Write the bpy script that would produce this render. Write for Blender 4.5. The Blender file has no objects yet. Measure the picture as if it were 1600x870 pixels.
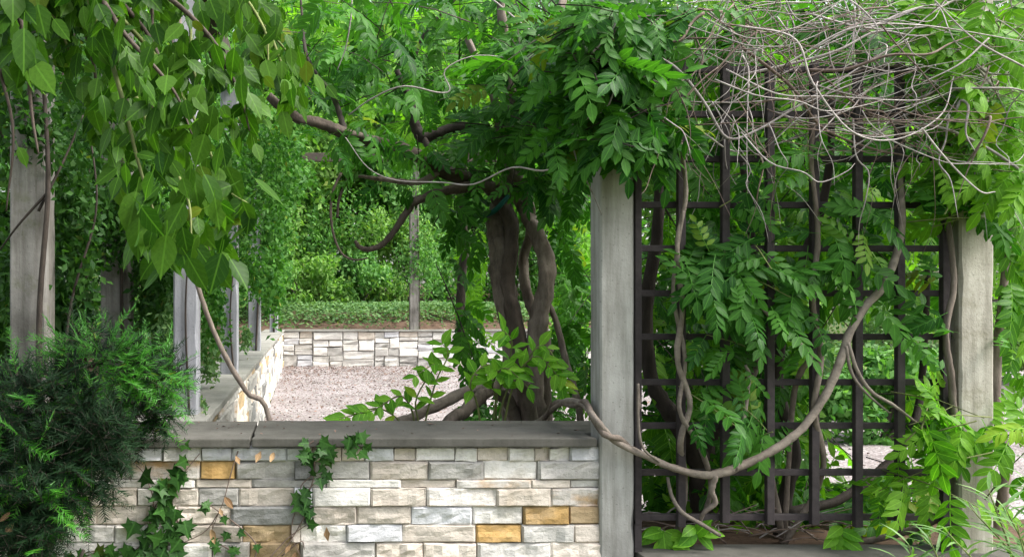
import bpy, math, random
import numpy as np
from mathutils import Vector, Matrix, noise as mnoise

random.seed(11)
rng = np.random.default_rng(11)
scene = bpy.context.scene
C = scene.collection
R = math.radians

# ------------------------------------------------------------------ camera, sky, sun, exposure
H, F, CX, CY = 1.27, 1500.0, 475.0, 480.0      # eye height, focal length in photo pixels, principal point
cam_d = bpy.data.cameras.new('camera'); cam = bpy.data.objects.new('camera', cam_d); C.objects.link(cam)
cam.location = (0, 0, H); cam.rotation_euler = (R(90), 0, 0)
cam_d.sensor_width = 36; cam_d.lens = 36 * F / 1600
cam_d.shift_x = (800 - CX) / 1600; cam_d.shift_y = (CY - 435) / 1600
cam_d.clip_start = 0.05; cam_d.clip_end = 600
scene.camera = cam

SUN_EL, SUN_AZ = 52, 110         # degrees; azimuth from north (+Y) clockwise
world = bpy.data.worlds.new('World'); scene.world = world; world.use_nodes = True
wn = world.node_tree
sky = wn.nodes.new('ShaderNodeTexSky'); sky.sky_type = 'NISHITA'; sky.sun_disc = False
sky.sun_elevation = R(SUN_EL); sky.sun_rotation = R(SUN_AZ); sky.dust_density = 4.0; sky.air_density = 1.2; sky.ozone_density = 0.6
wn.nodes['Background'].inputs[1].default_value = 0.15
veil = wn.nodes.new('ShaderNodeHueSaturation'); veil.inputs['Saturation'].default_value = 0.4      # thin cloud: a whiter sky
wn.links.new(sky.outputs[0], veil.inputs['Color']); wn.links.new(veil.outputs[0], wn.nodes['Background'].inputs[0])
sun_d = bpy.data.lights.new('sun', 'SUN'); sun_d.energy = 2.2; sun_d.angle = R(24); sun_d.color = (1.0, 0.97, 0.92)
sun = bpy.data.objects.new('sun', sun_d); C.objects.link(sun)
sd = Vector((math.sin(R(SUN_AZ)) * math.cos(R(SUN_EL)), math.cos(R(SUN_AZ)) * math.cos(R(SUN_EL)), math.sin(R(SUN_EL))))
sun.rotation_euler = sd.to_track_quat('Z', 'Y').to_euler(); sun.location = sd * 50
vs = scene.view_settings
vs.view_transform = 'Standard'; vs.look = 'None'; vs.gamma = 1; vs.use_curve_mapping = False
vs.exposure = 1.53
scene.render.engine = 'CYCLES'
scene.cycles.use_denoising = True
scene.cycles.max_bounces = 8; scene.cycles.diffuse_bounces = 4; scene.cycles.transmission_bounces = 6
scene.cycles.glossy_bounces = 2; scene.cycles.caustics_reflective = False; scene.cycles.caustics_refractive = False

# ------------------------------------------------------------------ helpers
def at(px, py, Y):
    return Vector(((px - CX) / F * Y, Y, H - (py - CY) / F * Y))
def proj(P):
    P = np.asarray(P); return CX + P[..., 0] * F / P[..., 1], CY + (H - P[..., 2]) * F / P[..., 1]

def link(o, parent=None):
    C.objects.link(o)
    if parent is not None: o.parent = parent
    return o
def tag(o, label=None, cat=None, group=None, kind=None):
    if label: o['label'] = label
    if cat:
        o['category'] = cat
        if not kind: o['kind'] = 'thing'
    if group: o['group'] = group
    if kind: o['kind'] = kind
    return o
def thing(name, base, label, cat, group=None):
    o = bpy.data.objects.new(name, None); o.location = base; o.empty_display_size = 0.1
    link(o); return tag(o, label, cat, group)

def raw_mesh(name, V, faces, mat, smooth=False):
    """faces: list of tuples, or (k, int array (n,k))"""
    me = bpy.data.meshes.new(name)
    V = np.asarray(V, dtype=np.float32).reshape(-1, 3)
    if isinstance(faces, np.ndarray):
        n, k = faces.shape
        me.vertices.add(len(V)); me.vertices.foreach_set('co', V.ravel())
        me.loops.add(n * k); me.loops.foreach_set('vertex_index', faces.astype(np.int32).ravel())
        me.polygons.add(n); me.polygons.foreach_set('loop_start', np.arange(0, n * k, k, dtype=np.int32))
        me.update(calc_edges=True)
    else:
        me.from_pydata([tuple(map(float, v)) for v in V], [], faces); me.update()
    if smooth: me.polygons.foreach_set('use_smooth', np.ones(len(me.polygons), dtype=bool))
    if mat: me.materials.append(mat)
    return me
def part(name, me, parent, loc=(0, 0, 0), rot=None, kind=None, label=None):
    o = bpy.data.objects.new(name, me); o.location = loc
    if rot: o.rotation_euler = rot
    link(o, parent); return tag(o, label, kind=kind)

class MB:
    """collects boxes and tubes into one mesh"""
    def __init__(s): s.V = []; s.Fc = []
    def add(s, V, Fc):
        b = len(s.V); s.V += [tuple(v) for v in V]; s.Fc += [tuple(i + b for i in f) for f in Fc]; return s
    def box(s, x0, x1, y0, y1, z0, z1):
        return s.add([(x0,y0,z0),(x1,y0,z0),(x1,y1,z0),(x0,y1,z0),(x0,y0,z1),(x1,y0,z1),(x1,y1,z1),(x0,y1,z1)],
                     [(0,3,2,1),(4,5,6,7),(0,1,5,4),(1,2,6,5),(2,3,7,6),(3,0,4,7)])
    def mesh(s, name, mat, base=(0,0,0), bevel=0, smooth=False):
        V = np.array(s.V) - np.array(base)
        me = raw_mesh(name, V, s.Fc, mat, smooth)
        if bevel:
            import bmesh
            bm = bmesh.new(); bm.from_mesh(me)
            bmesh.ops.bevel(bm, geom=list(bm.edges), offset=bevel, segments=2, affect='EDGES', profile=0.6)
            bm.to_mesh(me); bm.free()
        return me

def catmull(pts, n):
    P = [Vector(p) for p in pts]
    P = [P[0] * 2 - P[1]] + P + [P[-1] * 2 - P[-2]]
    out = []
    segs = len(P) - 3
    for i in range(n):
        t = i / (n - 1) * segs; k = min(int(t), segs - 1); u = t - k
        a, b, c, d = P[k:k + 4]
        out.append(0.5 * ((2 * b) + (c - a) * u + (2 * a - 5 * b + 4 * c - d) * u * u + (3 * b - a - 3 * c + d) * u ** 3))
    return out
def interp(vals, n):
    return np.interp(np.linspace(0, len(vals) - 1, n), np.arange(len(vals)), vals)
def tube(pts, radii, n=16, sides=6, ridge=0.0, twist=0.0, rough=0.0, seed=0, smoothpath=True):
    """a tapered tube along control points; ridge and rough give bark relief"""
    P = catmull(pts, n) if smoothpath else [Vector(p) for p in pts]
    n = len(P); rad = interp(radii, n)
    V = []; Fc = []
    up = Vector((0.13, 0.31, 0.94)); prevU = None; s = 0.0
    for i, p in enumerate(P):
        t = (P[min(i + 1, n - 1)] - P[max(i - 1, 0)]).normalized()
        if prevU is None:
            u = t.cross(up); u = u if u.length > 1e-3 else t.cross(Vector((1, 0, 0)))
        else: u = prevU - t * prevU.dot(t)
        u.normalize(); prevU = u; w = t.cross(u)
        if i: s += (p - P[i - 1]).length
        for k in range(sides):
            a = 2 * math.pi * k / sides
            r = rad[i]
            if ridge: r *= 1 + ridge * math.sin(3 * a + twist * s) + ridge * 0.5 * math.sin(7 * a - twist * 0.7 * s + seed)
            q = p + (u * math.cos(a) + w * math.sin(a)) * r
            if rough: q += (u * math.cos(a) + w * math.sin(a)) * rough * rad[i] * mnoise.noise(q * (1.3 / max(rad[i], .005)) * 0.35 + Vector((seed, 0, 0)))
            V.append(q)
        if i:
            b = (i - 1) * sides
            Fc += [(b + k, b + (k + 1) % sides, b + sides + (k + 1) % sides, b + sides + k) for k in range(sides)]
    Fc.append(tuple(range(sides - 1, -1, -1))); Fc.append(tuple(range((n - 1) * sides, n * sides)))
    return V, Fc
def stem(name, pts, radii, parent, base, mat, label=None, **kw):
    V, Fc = tube(pts, radii, **kw)
    V = [v - Vector(base) for v in V]
    return part(name, raw_mesh(name, V, Fc, mat, True), parent, label=label)

# ------------------------------------------------------------------ materials
def new_mat(name):
    m = bpy.data.materials.new(name); m.use_nodes = True
    nt = m.node_tree; return m, nt, nt.nodes['Principled BSDF']
def N(nt, t, **kw):
    n = nt.nodes.new(t)
    for k, v in kw.items(): setattr(n, k, v)
    return n
def ramp(nt, fac, stops):
    r = N(nt, 'ShaderNodeValToRGB'); el = r.color_ramp.elements
    while len(el) < len(stops): el.new(0.5)
    for e, (p, c) in zip(el, stops): e.position = p; e.color = (*c, 1)
    nt.links.new(fac, r.inputs[0]); return r.outputs[0]
def noise_tex(nt, scale, detail=5, rough=0.6, coord='Object', offset=None, stretch=None):
    tc = N(nt, 'ShaderNodeTexCoord'); tx = N(nt, 'ShaderNodeTexNoise')
    tx.inputs['Scale'].default_value = scale; tx.inputs['Detail'].default_value = detail; tx.inputs['Roughness'].default_value = rough
    out = tc.outputs[coord]
    if offset is not None or stretch:
        mp = N(nt, 'ShaderNodeMapping')
        if stretch: mp.inputs['Scale'].default_value = stretch
        if offset is not None:
            cb = N(nt, 'ShaderNodeCombineXYZ'); mu = N(nt, 'ShaderNodeMath', operation='MULTIPLY'); mu.inputs[1].default_value = 37
            nt.links.new(offset, mu.inputs[0])
            for k in range(3): nt.links.new(mu.outputs[0], cb.inputs[k])
            nt.links.new(cb.outputs[0], mp.inputs['Location'])
        nt.links.new(out, mp.inputs[0]); out = mp.outputs[0]
    nt.links.new(out, tx.inputs['Vector']); return tx.outputs['Fac']
def mixc(nt, fac, a, b, blend='MIX'):
    m = N(nt, 'ShaderNodeMix', data_type='RGBA', blend_type=blend)
    for i, v in ((0, fac), (6, a), (7, b)):
        if isinstance(v, (int, float)): m.inputs[i].default_value = v
        elif isinstance(v, tuple): m.inputs[i].default_value = (*v, 1)
        else: nt.links.new(v, m.inputs[i])
    return m.outputs[2]
def math_n(nt, op, a, b=0.0):
    m = N(nt, 'ShaderNodeMath', operation=op)
    for i, v in enumerate((a, b)):
        if isinstance(v, (int, float)): m.inputs[i].default_value = v
        else: nt.links.new(v, m.inputs[i])
    return m.outputs[0]
def bump(nt, b, h, strength, dist):
    bp = N(nt, 'ShaderNodeBump'); bp.inputs['Strength'].default_value = strength; bp.inputs['Distance'].default_value = dist
    nt.links.new(h, bp.inputs['Height']); nt.links.new(bp.outputs[0], b.inputs['Normal'])

def stone_mat(name, lo, hi, stain=None, amount=0.5):
    m, nt, b = new_mat(name)
    oi = N(nt, 'ShaderNodeObjectInfo')
    n1 = noise_tex(nt, 9, 6, 0.65, offset=oi.outputs['Random'])
    n2 = noise_tex(nt, 70, 5, 0.7, offset=oi.outputs['Random'])
    col = ramp(nt, n1, [(0.3, lo), (0.7, hi)])
    if stain:
        n3 = noise_tex(nt, 5, 4, 0.6, offset=oi.outputs['Random'], stretch=(1, 1, 2.2))
        f = ramp(nt, n3, [(0.5, (0, 0, 0)), (0.68, (1, 1, 1))])
        col = mixc(nt, math_n(nt, 'MULTIPLY', f, amount), col, stain)
    col = mixc(nt, 1.0, col, ramp(nt, n2, [(0.28, (0.8, 0.8, 0.8)), (0.55, (1, 1, 1))]), 'MULTIPLY')
    ge = N(nt, 'ShaderNodeNewGeometry'); ws = N(nt, 'ShaderNodeTexNoise'); ws.inputs['Scale'].default_value = 2.6; ws.inputs['Detail'].default_value = 7; ws.inputs['Roughness'].default_value = 0.68
    nt.links.new(ge.outputs['Position'], ws.inputs['Vector'])
    col = mixc(nt, 1.0, col, ramp(nt, ws.outputs['Fac'], [(0.30, (0.66, 0.64, 0.58)), (0.46, (1, 1, 1))]), 'MULTIPLY')
    v = math_n(nt, 'MULTIPLY_ADD', oi.outputs['Random'], 0.3)
    nt.nodes[-1].inputs[2].default_value = 0.8
    hs = N(nt, 'ShaderNodeHueSaturation'); nt.links.new(col, hs.inputs['Color']); nt.links.new(v, hs.inputs['Value'])
    nt.links.new(hs.outputs[0], b.inputs['Base Color']); b.inputs['Roughness'].default_value = 0.85; b.inputs['Specular IOR Level'].default_value = 0.25
    hgt = math_n(nt, 'ADD', math_n(nt, 'MULTIPLY', noise_tex(nt, 22, 6, 0.6, offset=oi.outputs['Random'], stretch=(1, 1, 2)), 2.0), n2)
    bump(nt, b, hgt, 0.6, 0.006)
    return m
def concrete_mat(name, lo, hi, streak=0.6, moss=None, scale=1.0):
    m, nt, b = new_mat(name)
    n1 = noise_tex(nt, 3.5 * scale, 6, 0.62); n2 = noise_tex(nt, 95, 4, 0.7)
    n3 = noise_tex(nt, 9, 5, 0.7, stretch=(2.4, 2.4, 0.22))
    col = ramp(nt, n1, [(0.32, lo), (0.68, hi)])
    col = mixc(nt, streak, col, ramp(nt, n3, [(0.36, (0.5, 0.49, 0.46)), (0.6, (1, 1, 1))]), 'MULTIPLY')
    if moss:
        n4 = noise_tex(nt, 6, 6, 0.7)
        col = mixc(nt, ramp(nt, n4, [(0.55, (0, 0, 0)), (0.7, (0.75, 0.75, 0.75))]), col, moss)
    vor = N(nt, 'ShaderNodeTexVoronoi'); vor.inputs['Scale'].default_value = 45
    tc = N(nt, 'ShaderNodeTexCoord'); nt.links.new(tc.outputs['Object'], vor.inputs['Vector'])
    pits = ramp(nt, vor.outputs['Distance'], [(0.08, (0.45, 0.45, 0.45)), (0.16, (1, 1, 1))])
    col = mixc(nt, 0.55, col, pits, 'MULTIPLY')
    nt.links.new(col, b.inputs['Base Color']); b.inputs['Roughness'].default_value = 0.9; b.inputs['Specular IOR Level'].default_value = 0.2
    bump(nt, b, math_n(nt, 'ADD', n2, math_n(nt, 'MULTIPLY', n1, 2.0)), 0.45, 0.004)
    return m
def leaf_mat(name, dark, light, trans=0.35, rough=0.45, veins=26.0, spec=0.13, glow=(1.25, 1.5, 0.5)):
    m, nt, b = new_mat(name)
    a1 = N(nt, 'ShaderNodeAttribute', attribute_name='rnd'); oi = N(nt, 'ShaderNodeObjectInfo')
    f = math_n(nt, 'FRACT', math_n(nt, 'ADD', a1.outputs['Fac'], oi.outputs['Random']))
    col = ramp(nt, f, [(0.0, dark), (0.7, tuple((d + 2 * l) / 3 for d, l in zip(dark, light))), (0.975, light), (1.0, (light[1] * .85, light[1] * 1.05, light[2]) if light[1] > light[0] else light)])
    a2 = N(nt, 'ShaderNodeAttribute', attribute_name='luv'); sp = N(nt, 'ShaderNodeSeparateXYZ'); nt.links.new(a2.outputs['Vector'], sp.inputs[0])
    ax = math_n(nt, 'ABSOLUTE', sp.outputs[0])
    n1 = noise_tex(nt, 14, 3, 0.6)
    col = mixc(nt, 0.55, col, ramp(nt, n1, [(0.3, (0.62, 0.66, 0.6)), (0.7, (1.15, 1.12, 1.0))]), 'MULTIPLY')
    if veins:
        mid = math_n(nt, 'LESS_THAN', ax, 0.07)
        ph = math_n(nt, 'MULTIPLY', math_n(nt, 'SUBTRACT', sp.outputs[1], math_n(nt, 'MULTIPLY', ax, 0.33)), veins * 2)
        sn = math_n(nt, 'SINE', ph)
        vein = math_n(nt, 'GREATER_THAN', sn, 0.93)
        vm = math_n(nt, 'MAXIMUM', math_n(nt, 'MULTIPLY', vein, 0.16), math_n(nt, 'MULTIPLY', mid, 0.7))
        col = mixc(nt, math_n(nt, 'MULTIPLY', vm, 0.55), col, tuple(min(1, l * 1.9) for l in light))
        bump(nt, b, sn, 0.07, 0.002)
    nt.links.new(col, b.inputs['Base Color']); b.inputs['Roughness'].default_value = rough; b.inputs['Specular IOR Level'].default_value = spec
    tr = N(nt, 'ShaderNodeBsdfTranslucent'); tcol = mixc(nt, 1.0, col, glow, 'MULTIPLY'); nt.links.new(tcol, tr.inputs[0])
    mx = N(nt, 'ShaderNodeMixShader'); mx.inputs[0].default_value = trans
    nt.links.new(b.outputs[0], mx.inputs[1]); nt.links.new(tr.outputs[0], mx.inputs[2])
    nt.links.new(mx.outputs[0], nt.nodes['Material Output'].inputs[0])
    return m
def bark_mat(name, lo, hi, scale=24, stretch=(1, 1, 0.25), bmp=0.8, moss=None):
    m, nt, b = new_mat(name)
    oi = N(nt, 'ShaderNodeObjectInfo')
    n1 = noise_tex(nt, scale, 6, 0.7, stretch=stretch); n2 = noise_tex(nt, 6, 4, 0.6)
    col = ramp(nt, n1, [(0.3, lo), (0.7, hi)])
    col = mixc(nt, 0.5, col, ramp(nt, n2, [(0.35, (0.55, 0.52, 0.5)), (0.65, (1.1, 1.1, 1.1))]), 'MULTIPLY')
    if moss: col = mixc(nt, ramp(nt, n2, [(0.55, (0, 0, 0)), (0.72, (0.5, 0.5, 0.5))]), col, moss)
    v = math_n(nt, 'MULTIPLY_ADD', oi.outputs['Random'], 0.5); nt.nodes[-1].inputs[2].default_value = 0.72
    hs = N(nt, 'ShaderNodeHueSaturation'); nt.links.new(col, hs.inputs['Color']); nt.links.new(v, hs.inputs['Value'])
    nt.links.new(hs.outputs[0], b.inputs['Base Color']); b.inputs['Roughness'].default_value = 0.8; b.inputs['Specular IOR Level'].default_value = 0.25
    bump(nt, b, n1, bmp, 0.008)
    return m
def soil_mat(name, stops, scale, bmp=0.6, dist=0.02, extra=None):
    m, nt, b = new_mat(name)
    n1 = noise_tex(nt, scale, 8, 0.7); n2 = noise_tex(nt, scale * 12, 4, 0.7)
    col = ramp(nt, n1, stops)
    col = mixc(nt, 0.6, col, ramp(nt, n2, [(0.3, (0.5, 0.5, 0.5)), (0.65, (1.1, 1.1, 1.1))]), 'MULTIPLY')
    nt.links.new(col, b.inputs['Base Color']); b.inputs['Roughness'].default_value = 0.95; b.inputs['Specular IOR Level'].default_value = 0.1
    bump(nt, b, n2, bmp, dist); return m
def gravel_mat():
    m, nt, b = new_mat('gravel')
    tc = N(nt, 'ShaderNodeTexCoord')
    v = N(nt, 'ShaderNodeTexVoronoi'); v.inputs['Scale'].default_value = 48; nt.links.new(tc.outputs['Object'], v.inputs['Vector'])
    sp = N(nt, 'ShaderNodeSeparateColor'); nt.links.new(v.outputs['Color'], sp.inputs[0])
    col = ramp(nt, sp.outputs[0], [(0.0, (0.19, 0.165, 0.165)), (0.35, (0.30, 0.27, 0.27)), (0.8, (0.42, 0.385, 0.385)), (1.0, (0.55, 0.53, 0.53))])
    big = noise_tex(nt, 0.9, 6, 0.65)
    col = mixc(nt, 0.75, col, ramp(nt, big, [(0.36, (0.52, 0.46, 0.43)), (0.6, (1.05, 1.03, 1.02))]), 'MULTIPLY')
    edge = ramp(nt, v.outputs['Distance'], [(0.25, (1, 1, 1)), (0.7, (0.45, 0.43, 0.42))])
    col = mixc(nt, 0.8, col, edge, 'MULTIPLY')
    nt.links.new(col, b.inputs['Base Color']); b.inputs['Roughness'].default_value = 0.9
    inv = math_n(nt, 'SUBTRACT', 1.0, v.outputs['Distance']); bump(nt, b, inv, 0.8, 0.012)
    return m

M = {}
M['white'] = stone_mat('stone_white', (0.60, 0.572, 0.53), (0.77, 0.745, 0.695), (0.46, 0.445, 0.42), 0.35)
M['warm'] = stone_mat('stone_warm', (0.56, 0.49, 0.415), (0.71, 0.64, 0.56), (0.48, 0.41, 0.34), 0.5)
M['streaked'] = stone_mat('stone_streaked', (0.60, 0.55, 0.49), (0.74, 0.70, 0.66), (0.52, 0.30, 0.10), 0.85)
M['grey'] = stone_mat('stone_grey', (0.34, 0.325, 0.30), (0.54, 0.52, 0.485), (0.22, 0.215, 0.20), 0.6)
M['dark'] = stone_mat('stone_dark', (0.15, 0.15, 0.145), (0.30, 0.30, 0.29), (0.10, 0.10, 0.10), 0.7)
M['cool'] = stone_mat('stone_cool', (0.58, 0.58, 0.595), (0.72, 0.72, 0.74), None)
M['ochre'] = stone_mat('stone_ochre', (0.42, 0.255, 0.09), (0.56, 0.37, 0.15), (0.50, 0.40, 0.27), 0.5)
M['tan'] = stone_mat('stone_tan', (0.40, 0.29, 0.16), (0.54, 0.41, 0.25), (0.30, 0.22, 0.14), 0.6)
M['mortar'] = soil_mat('mortar', [(0.3, (0.30, 0.285, 0.265)), (0.7, (0.44, 0.42, 0.39))], 8, 0.4, 0.004)
M['coping'] = concrete_mat('bluestone_coping', (0.072, 0.069, 0.060), (0.135, 0.13, 0.115), 0.35)
M['coping_far'] = concrete_mat('coping_pale', (0.19, 0.185, 0.165), (0.30, 0.295, 0.265), 0.3)
M['concrete'] = concrete_mat('concrete_post', (0.27, 0.265, 0.245), (0.44, 0.435, 0.41), 0.7)
M['concrete_stained'] = concrete_mat('concrete_stained', (0.29, 0.265, 0.215), (0.51, 0.485, 0.425), 0.85, (0.17, 0.16, 0.10))
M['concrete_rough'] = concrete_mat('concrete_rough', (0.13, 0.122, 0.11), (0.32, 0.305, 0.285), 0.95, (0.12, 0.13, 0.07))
M['concrete_blue'] = concrete_mat('concrete_bluish', (0.27, 0.275, 0.30), (0.40, 0.405, 0.435), 0.5)
M['trellis'] = bark_mat('trellis_paint', (0.026, 0.022, 0.023), (0.055, 0.046, 0.047), 30, (1, 1, 1), 0.25)
M['beam'] = bark_mat('beam_wood', (0.05, 0.04, 0.033), (0.10, 0.085, 0.07), 20, (0.15, 1, 1), 0.5)
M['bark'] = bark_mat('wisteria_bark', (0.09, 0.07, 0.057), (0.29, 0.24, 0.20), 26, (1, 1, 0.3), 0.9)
M['bark_mid'] = bark_mat('bark_shade_toned', (0.045, 0.034, 0.027), (0.135, 0.105, 0.085), 26, (1, 1, 0.3), 0.9)  # darker copy of the wisteria bark, shade put into the colour
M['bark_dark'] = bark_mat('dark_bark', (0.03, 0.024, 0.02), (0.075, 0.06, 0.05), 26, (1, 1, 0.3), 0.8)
M['bark_pale'] = bark_mat('pale_bark', (0.12, 0.10, 0.083), (0.25, 0.215, 0.18), 30, (1, 1, 1), 0.6)
M['twig'] = bark_mat('bare_twig', (0.22, 0.195, 0.185), (0.50, 0.455, 0.435), 30, (1, 1, 1), 0.3)
M['twig_brown'] = bark_mat('brown_twig', (0.12, 0.085, 0.068), (0.22, 0.165, 0.14), 30, (1, 1, 1), 0.3)
M['shoot'] = bark_mat('green_shoot', (0.10, 0.14, 0.04), (0.20, 0.22, 0.08), 30, (1, 1, 1), 0.2)
M['tie'] = bark_mat('teal_tie', (0.01, 0.10, 0.085), (0.015, 0.15, 0.12), 30, (1, 1, 1), 0.2)
M['soil'] = soil_mat('soil', [(0.3, (0.06, 0.04, 0.028)), (0.7, (0.16, 0.105, 0.075))], 3)
M['grassy'] = soil_mat('grassy_ground', [(0.3, (0.04, 0.05, 0.02)), (0.7, (0.09, 0.11, 0.035))], 2)
M['gravel'] = gravel_mat()
M['litter'] = leaf_mat('leaf_litter', (0.10, 0.065, 0.055), (0.27, 0.18, 0.15), 0.1, 0.8, 0, 0.15, (1, 1, 1))
M['dead_leaf'] = leaf_mat('dead_leaf', (0.22, 0.13, 0.07), (0.42, 0.28, 0.16), 0.2, 0.7, 20, 0.2, (1.1, 1, 0.8))
M['leaf_broad'] = leaf_mat('broad_leaf', (0.018, 0.064, 0.007), (0.078, 0.178, 0.020), 0.48, 0.42, 15)
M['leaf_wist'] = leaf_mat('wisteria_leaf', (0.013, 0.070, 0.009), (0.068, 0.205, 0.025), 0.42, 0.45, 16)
M['leaf_wist_l'] = leaf_mat('wisteria_leaf_sun_toned', (0.052, 0.18, 0.012), (0.165, 0.35, 0.03), 0.52, 0.42, 16)  # lighter copy of the wisteria leaf; in the canopy its colour carries sunlight
M['leaf_young'] = leaf_mat('young_leaf', (0.085, 0.26, 0.02), (0.20, 0.42, 0.04), 0.45, 0.38, 16)
M['leaf_ivy'] = leaf_mat('ivy_leaf', (0.014, 0.05, 0.010), (0.038, 0.105, 0.020), 0.2, 0.4, 14)
M['leaf_creeper'] = leaf_mat('creeper_leaf', (0.018, 0.085, 0.012), (0.08, 0.21, 0.035), 0.35, 0.5, 0)
M['leaf_cover'] = leaf_mat('groundcover_leaf', (0.06, 0.15, 0.05), (0.19, 0.31, 0.13), 0.3, 0.5, 0)
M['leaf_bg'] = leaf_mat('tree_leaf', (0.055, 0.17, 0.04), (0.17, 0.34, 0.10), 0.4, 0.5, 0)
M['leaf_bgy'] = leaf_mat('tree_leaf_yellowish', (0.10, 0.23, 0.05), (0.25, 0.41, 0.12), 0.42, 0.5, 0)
M['leaf_bgd'] = leaf_mat('tree_leaf_dark', (0.014, 0.055, 0.010), (0.05, 0.13, 0.025), 0.35, 0.5, 0)  # dark foliage; at the left its colour also carries painted shadow
M['yew'] = leaf_mat('yew_needle', (0.005, 0.018, 0.007), (0.014, 0.042, 0.013), 0.1, 0.6, 0, 0.15, (1.2, 1.2, 0.6))
M['yew_tip'] = leaf_mat('yew_tip_needle', (0.025, 0.14, 0.010), (0.07, 0.26, 0.022), 0.3, 0.45, 0, 0.35)
M['leaf_blade'] = leaf_mat('narrow_leaf', (0.09, 0.19, 0.06), (0.22, 0.36, 0.14), 0.35, 0.4, 0)

# ------------------------------------------------------------------ leaf templates and batches
def blade(profile, fold=0.18, droop=0.12, wave=0.0):
    """leaf from (t, half width) stations; x across, y along, z up from the midrib"""
    V = []; U = []; Fc = []
    mw = max(w for _, w in profile)
    rows = []
    for t, w in profile:
        z = -droop * t * t
        if w < 1e-4:
            rows.append([len(V)]); V.append((0, t, z)); U.append((0, t, 0))
        else:
            zz = z + fold * w + wave * math.sin(t * 17) * w
            rows.append([len(V), len(V) + 1, len(V) + 2])
            V += [(-w, t, zz), (0, t, z), (w, t, zz - wave * 0.7 * w)]; U += [(-w / mw, t, 0), (0, t, 0), (w / mw, t, 0)]
    for a, b in zip(rows, rows[1:]):
        if len(a) == 1: Fc += [(a[0], b[1], b[0]), (a[0], b[2], b[1])]
        elif len(b) == 1: Fc += [(a[0], a[1], b[0]), (a[1], a[2], b[0])]
        else:
            for k in (0, 1): Fc += [(a[k], a[k + 1], b[k + 1]), (a[k], b[k + 1], b[k])]
    return np.array(V, float), np.array(Fc), np.array(U, float)
def ivy_blade(seed):
    r = random.Random(seed)
    lob = [(0, .0), (.30, .05), (.46, -.06), (.36, .25), (.58, .42), (.30, .50), (.16, .62), (0, 1.0)]
    V = [(0, 0.22, 0)]; U = [(0, .22, 0)]
    rim = [(x * (1 + r.uniform(-.12, .12)), y, 0) for x, y in lob] + [(-x * (1 + r.uniform(-.12, .12)), y, 0) for x, y in lob[-2:0:-1]]
    for x, y, _ in rim: V.append((x, y, 0.12 * abs(x) - 0.12 * y * y + r.uniform(-.02, .02))); U.append((x / .58, y, 0))
    n = len(rim); Fc = [(0, 1 + i, 1 + (i + 1) % n) for i in range(n)]
    return np.array(V), np.array(Fc), np.array(U)
OVATE = [(0, 0), (.05, .10), (.17, .22), (.36, .29), (.56, .265), (.74, .165), (.88, .05), (1, 0)]
LEAFLET = [(0, 0), (.08, .11), (.30, .225), (.58, .225), (.82, .125), (1, 0)]
LEAFLET_LO = [(0, 0), (.3, .22), (.68, .19), (1, 0)]
T_OVATE = [blade([(t, w * random.uniform(.82, 1.08)) if 0 < w else (t, w) for t, w in OVATE], random.uniform(.05, .35), random.uniform(0, .3), random.uniform(0, .18)) for _ in range(6)]
def petiole(T, L=.3):
    V, Fc, U = T; b = len(V); q = np.array([(-.012, -L, .10), (.012, -L, .10), (.012, -.12, .02), (-.012, -.12, .02), (.012, .02, 0), (-.012, .02, 0)])
    return np.vstack([V, q]), np.vstack([Fc, np.array([(0, 1, 2), (0, 2, 3), (3, 2, 4), (3, 4, 5)]) + b]), np.vstack([U, np.zeros((6, 3))])
T_OVATE = [petiole(T) for T in T_OVATE]
T_DIA = blade([(0, 0), (.45, .26), (1, 0)], .2, .15)
T_NEEDLE = (np.array([(-.07, 0, 0), (.07, 0, 0), (.0, 1, 0)]), np.array([(0, 1, 2)]), np.array([(0, 0, 0), (0, .1, 0), (0, 1, 0)], float))
T_STRAP = blade([(0, 0.012), (.3, .05), (.65, .042), (1, 0)], .2, .38)
T_IVY = [ivy_blade(i) for i in range(4)]
T_LITTER = blade([(0, 0), (.5, .28), (1, 0)], .5, -.25)

def frames(D, Nn):
    D = D / np.linalg.norm(D, axis=1, keepdims=True)
    Rr = np.cross(D, Nn); l = np.linalg.norm(Rr, axis=1, keepdims=True); Rr = Rr / np.maximum(l, 1e-6)
    Nn = np.cross(Rr, D); return Rr, D, Nn
def batch(T, P, D, Nn, S, wide=None):
    V, Fc, U = T; m = len(P); n = len(V)
    Rr, D, Nn = frames(np.asarray(D, float), np.asarray(Nn, float)); S = np.asarray(S)[:, None, None]
    W = V[None, :, :] * S
    if wide is not None: W[:, :, 0] *= np.asarray(wide)[:, None]
    X = np.asarray(P)[:, None, :] + W[:, :, 0:1] * Rr[:, None, :] + W[:, :, 1:2] * D[:, None, :] + W[:, :, 2:3] * Nn[:, None, :]
    Fa = Fc[None] + (np.arange(m) * n)[:, None, None]
    return X.reshape(-1, 3), Fa.reshape(-1, Fc.shape[1]), np.tile(U, (m, 1)), n
def leaf_mesh(name, batches, mat, base=(0, 0, 0), smooth=True, rnds=None):
    Vs = []; Fs = []; Us = []; Rs = []; off = 0
    for i, (X, Fa, U, n) in enumerate(batches):
        Vs.append(X); Fs.append(Fa + off); Us.append(U)
        m = len(X) // n
        r = rng.random(m) if rnds is None or rnds[i] is None else np.asarray(rnds[i])
        Rs.append(np.repeat(r, n)); off += len(X)
    V = np.concatenate(Vs) - np.array(base); me = raw_mesh(name, V, np.concatenate(Fs), mat, smooth)
    a = me.attributes.new('rnd', 'FLOAT', 'POINT'); a.data.foreach_set('value', np.concatenate(Rs).astype(np.float32))
    u = me.attributes.new('luv', 'FLOAT_VECTOR', 'POINT'); u.data.foreach_set('vector', np.concatenate(Us).astype(np.float32).ravel())
    return me
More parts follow.
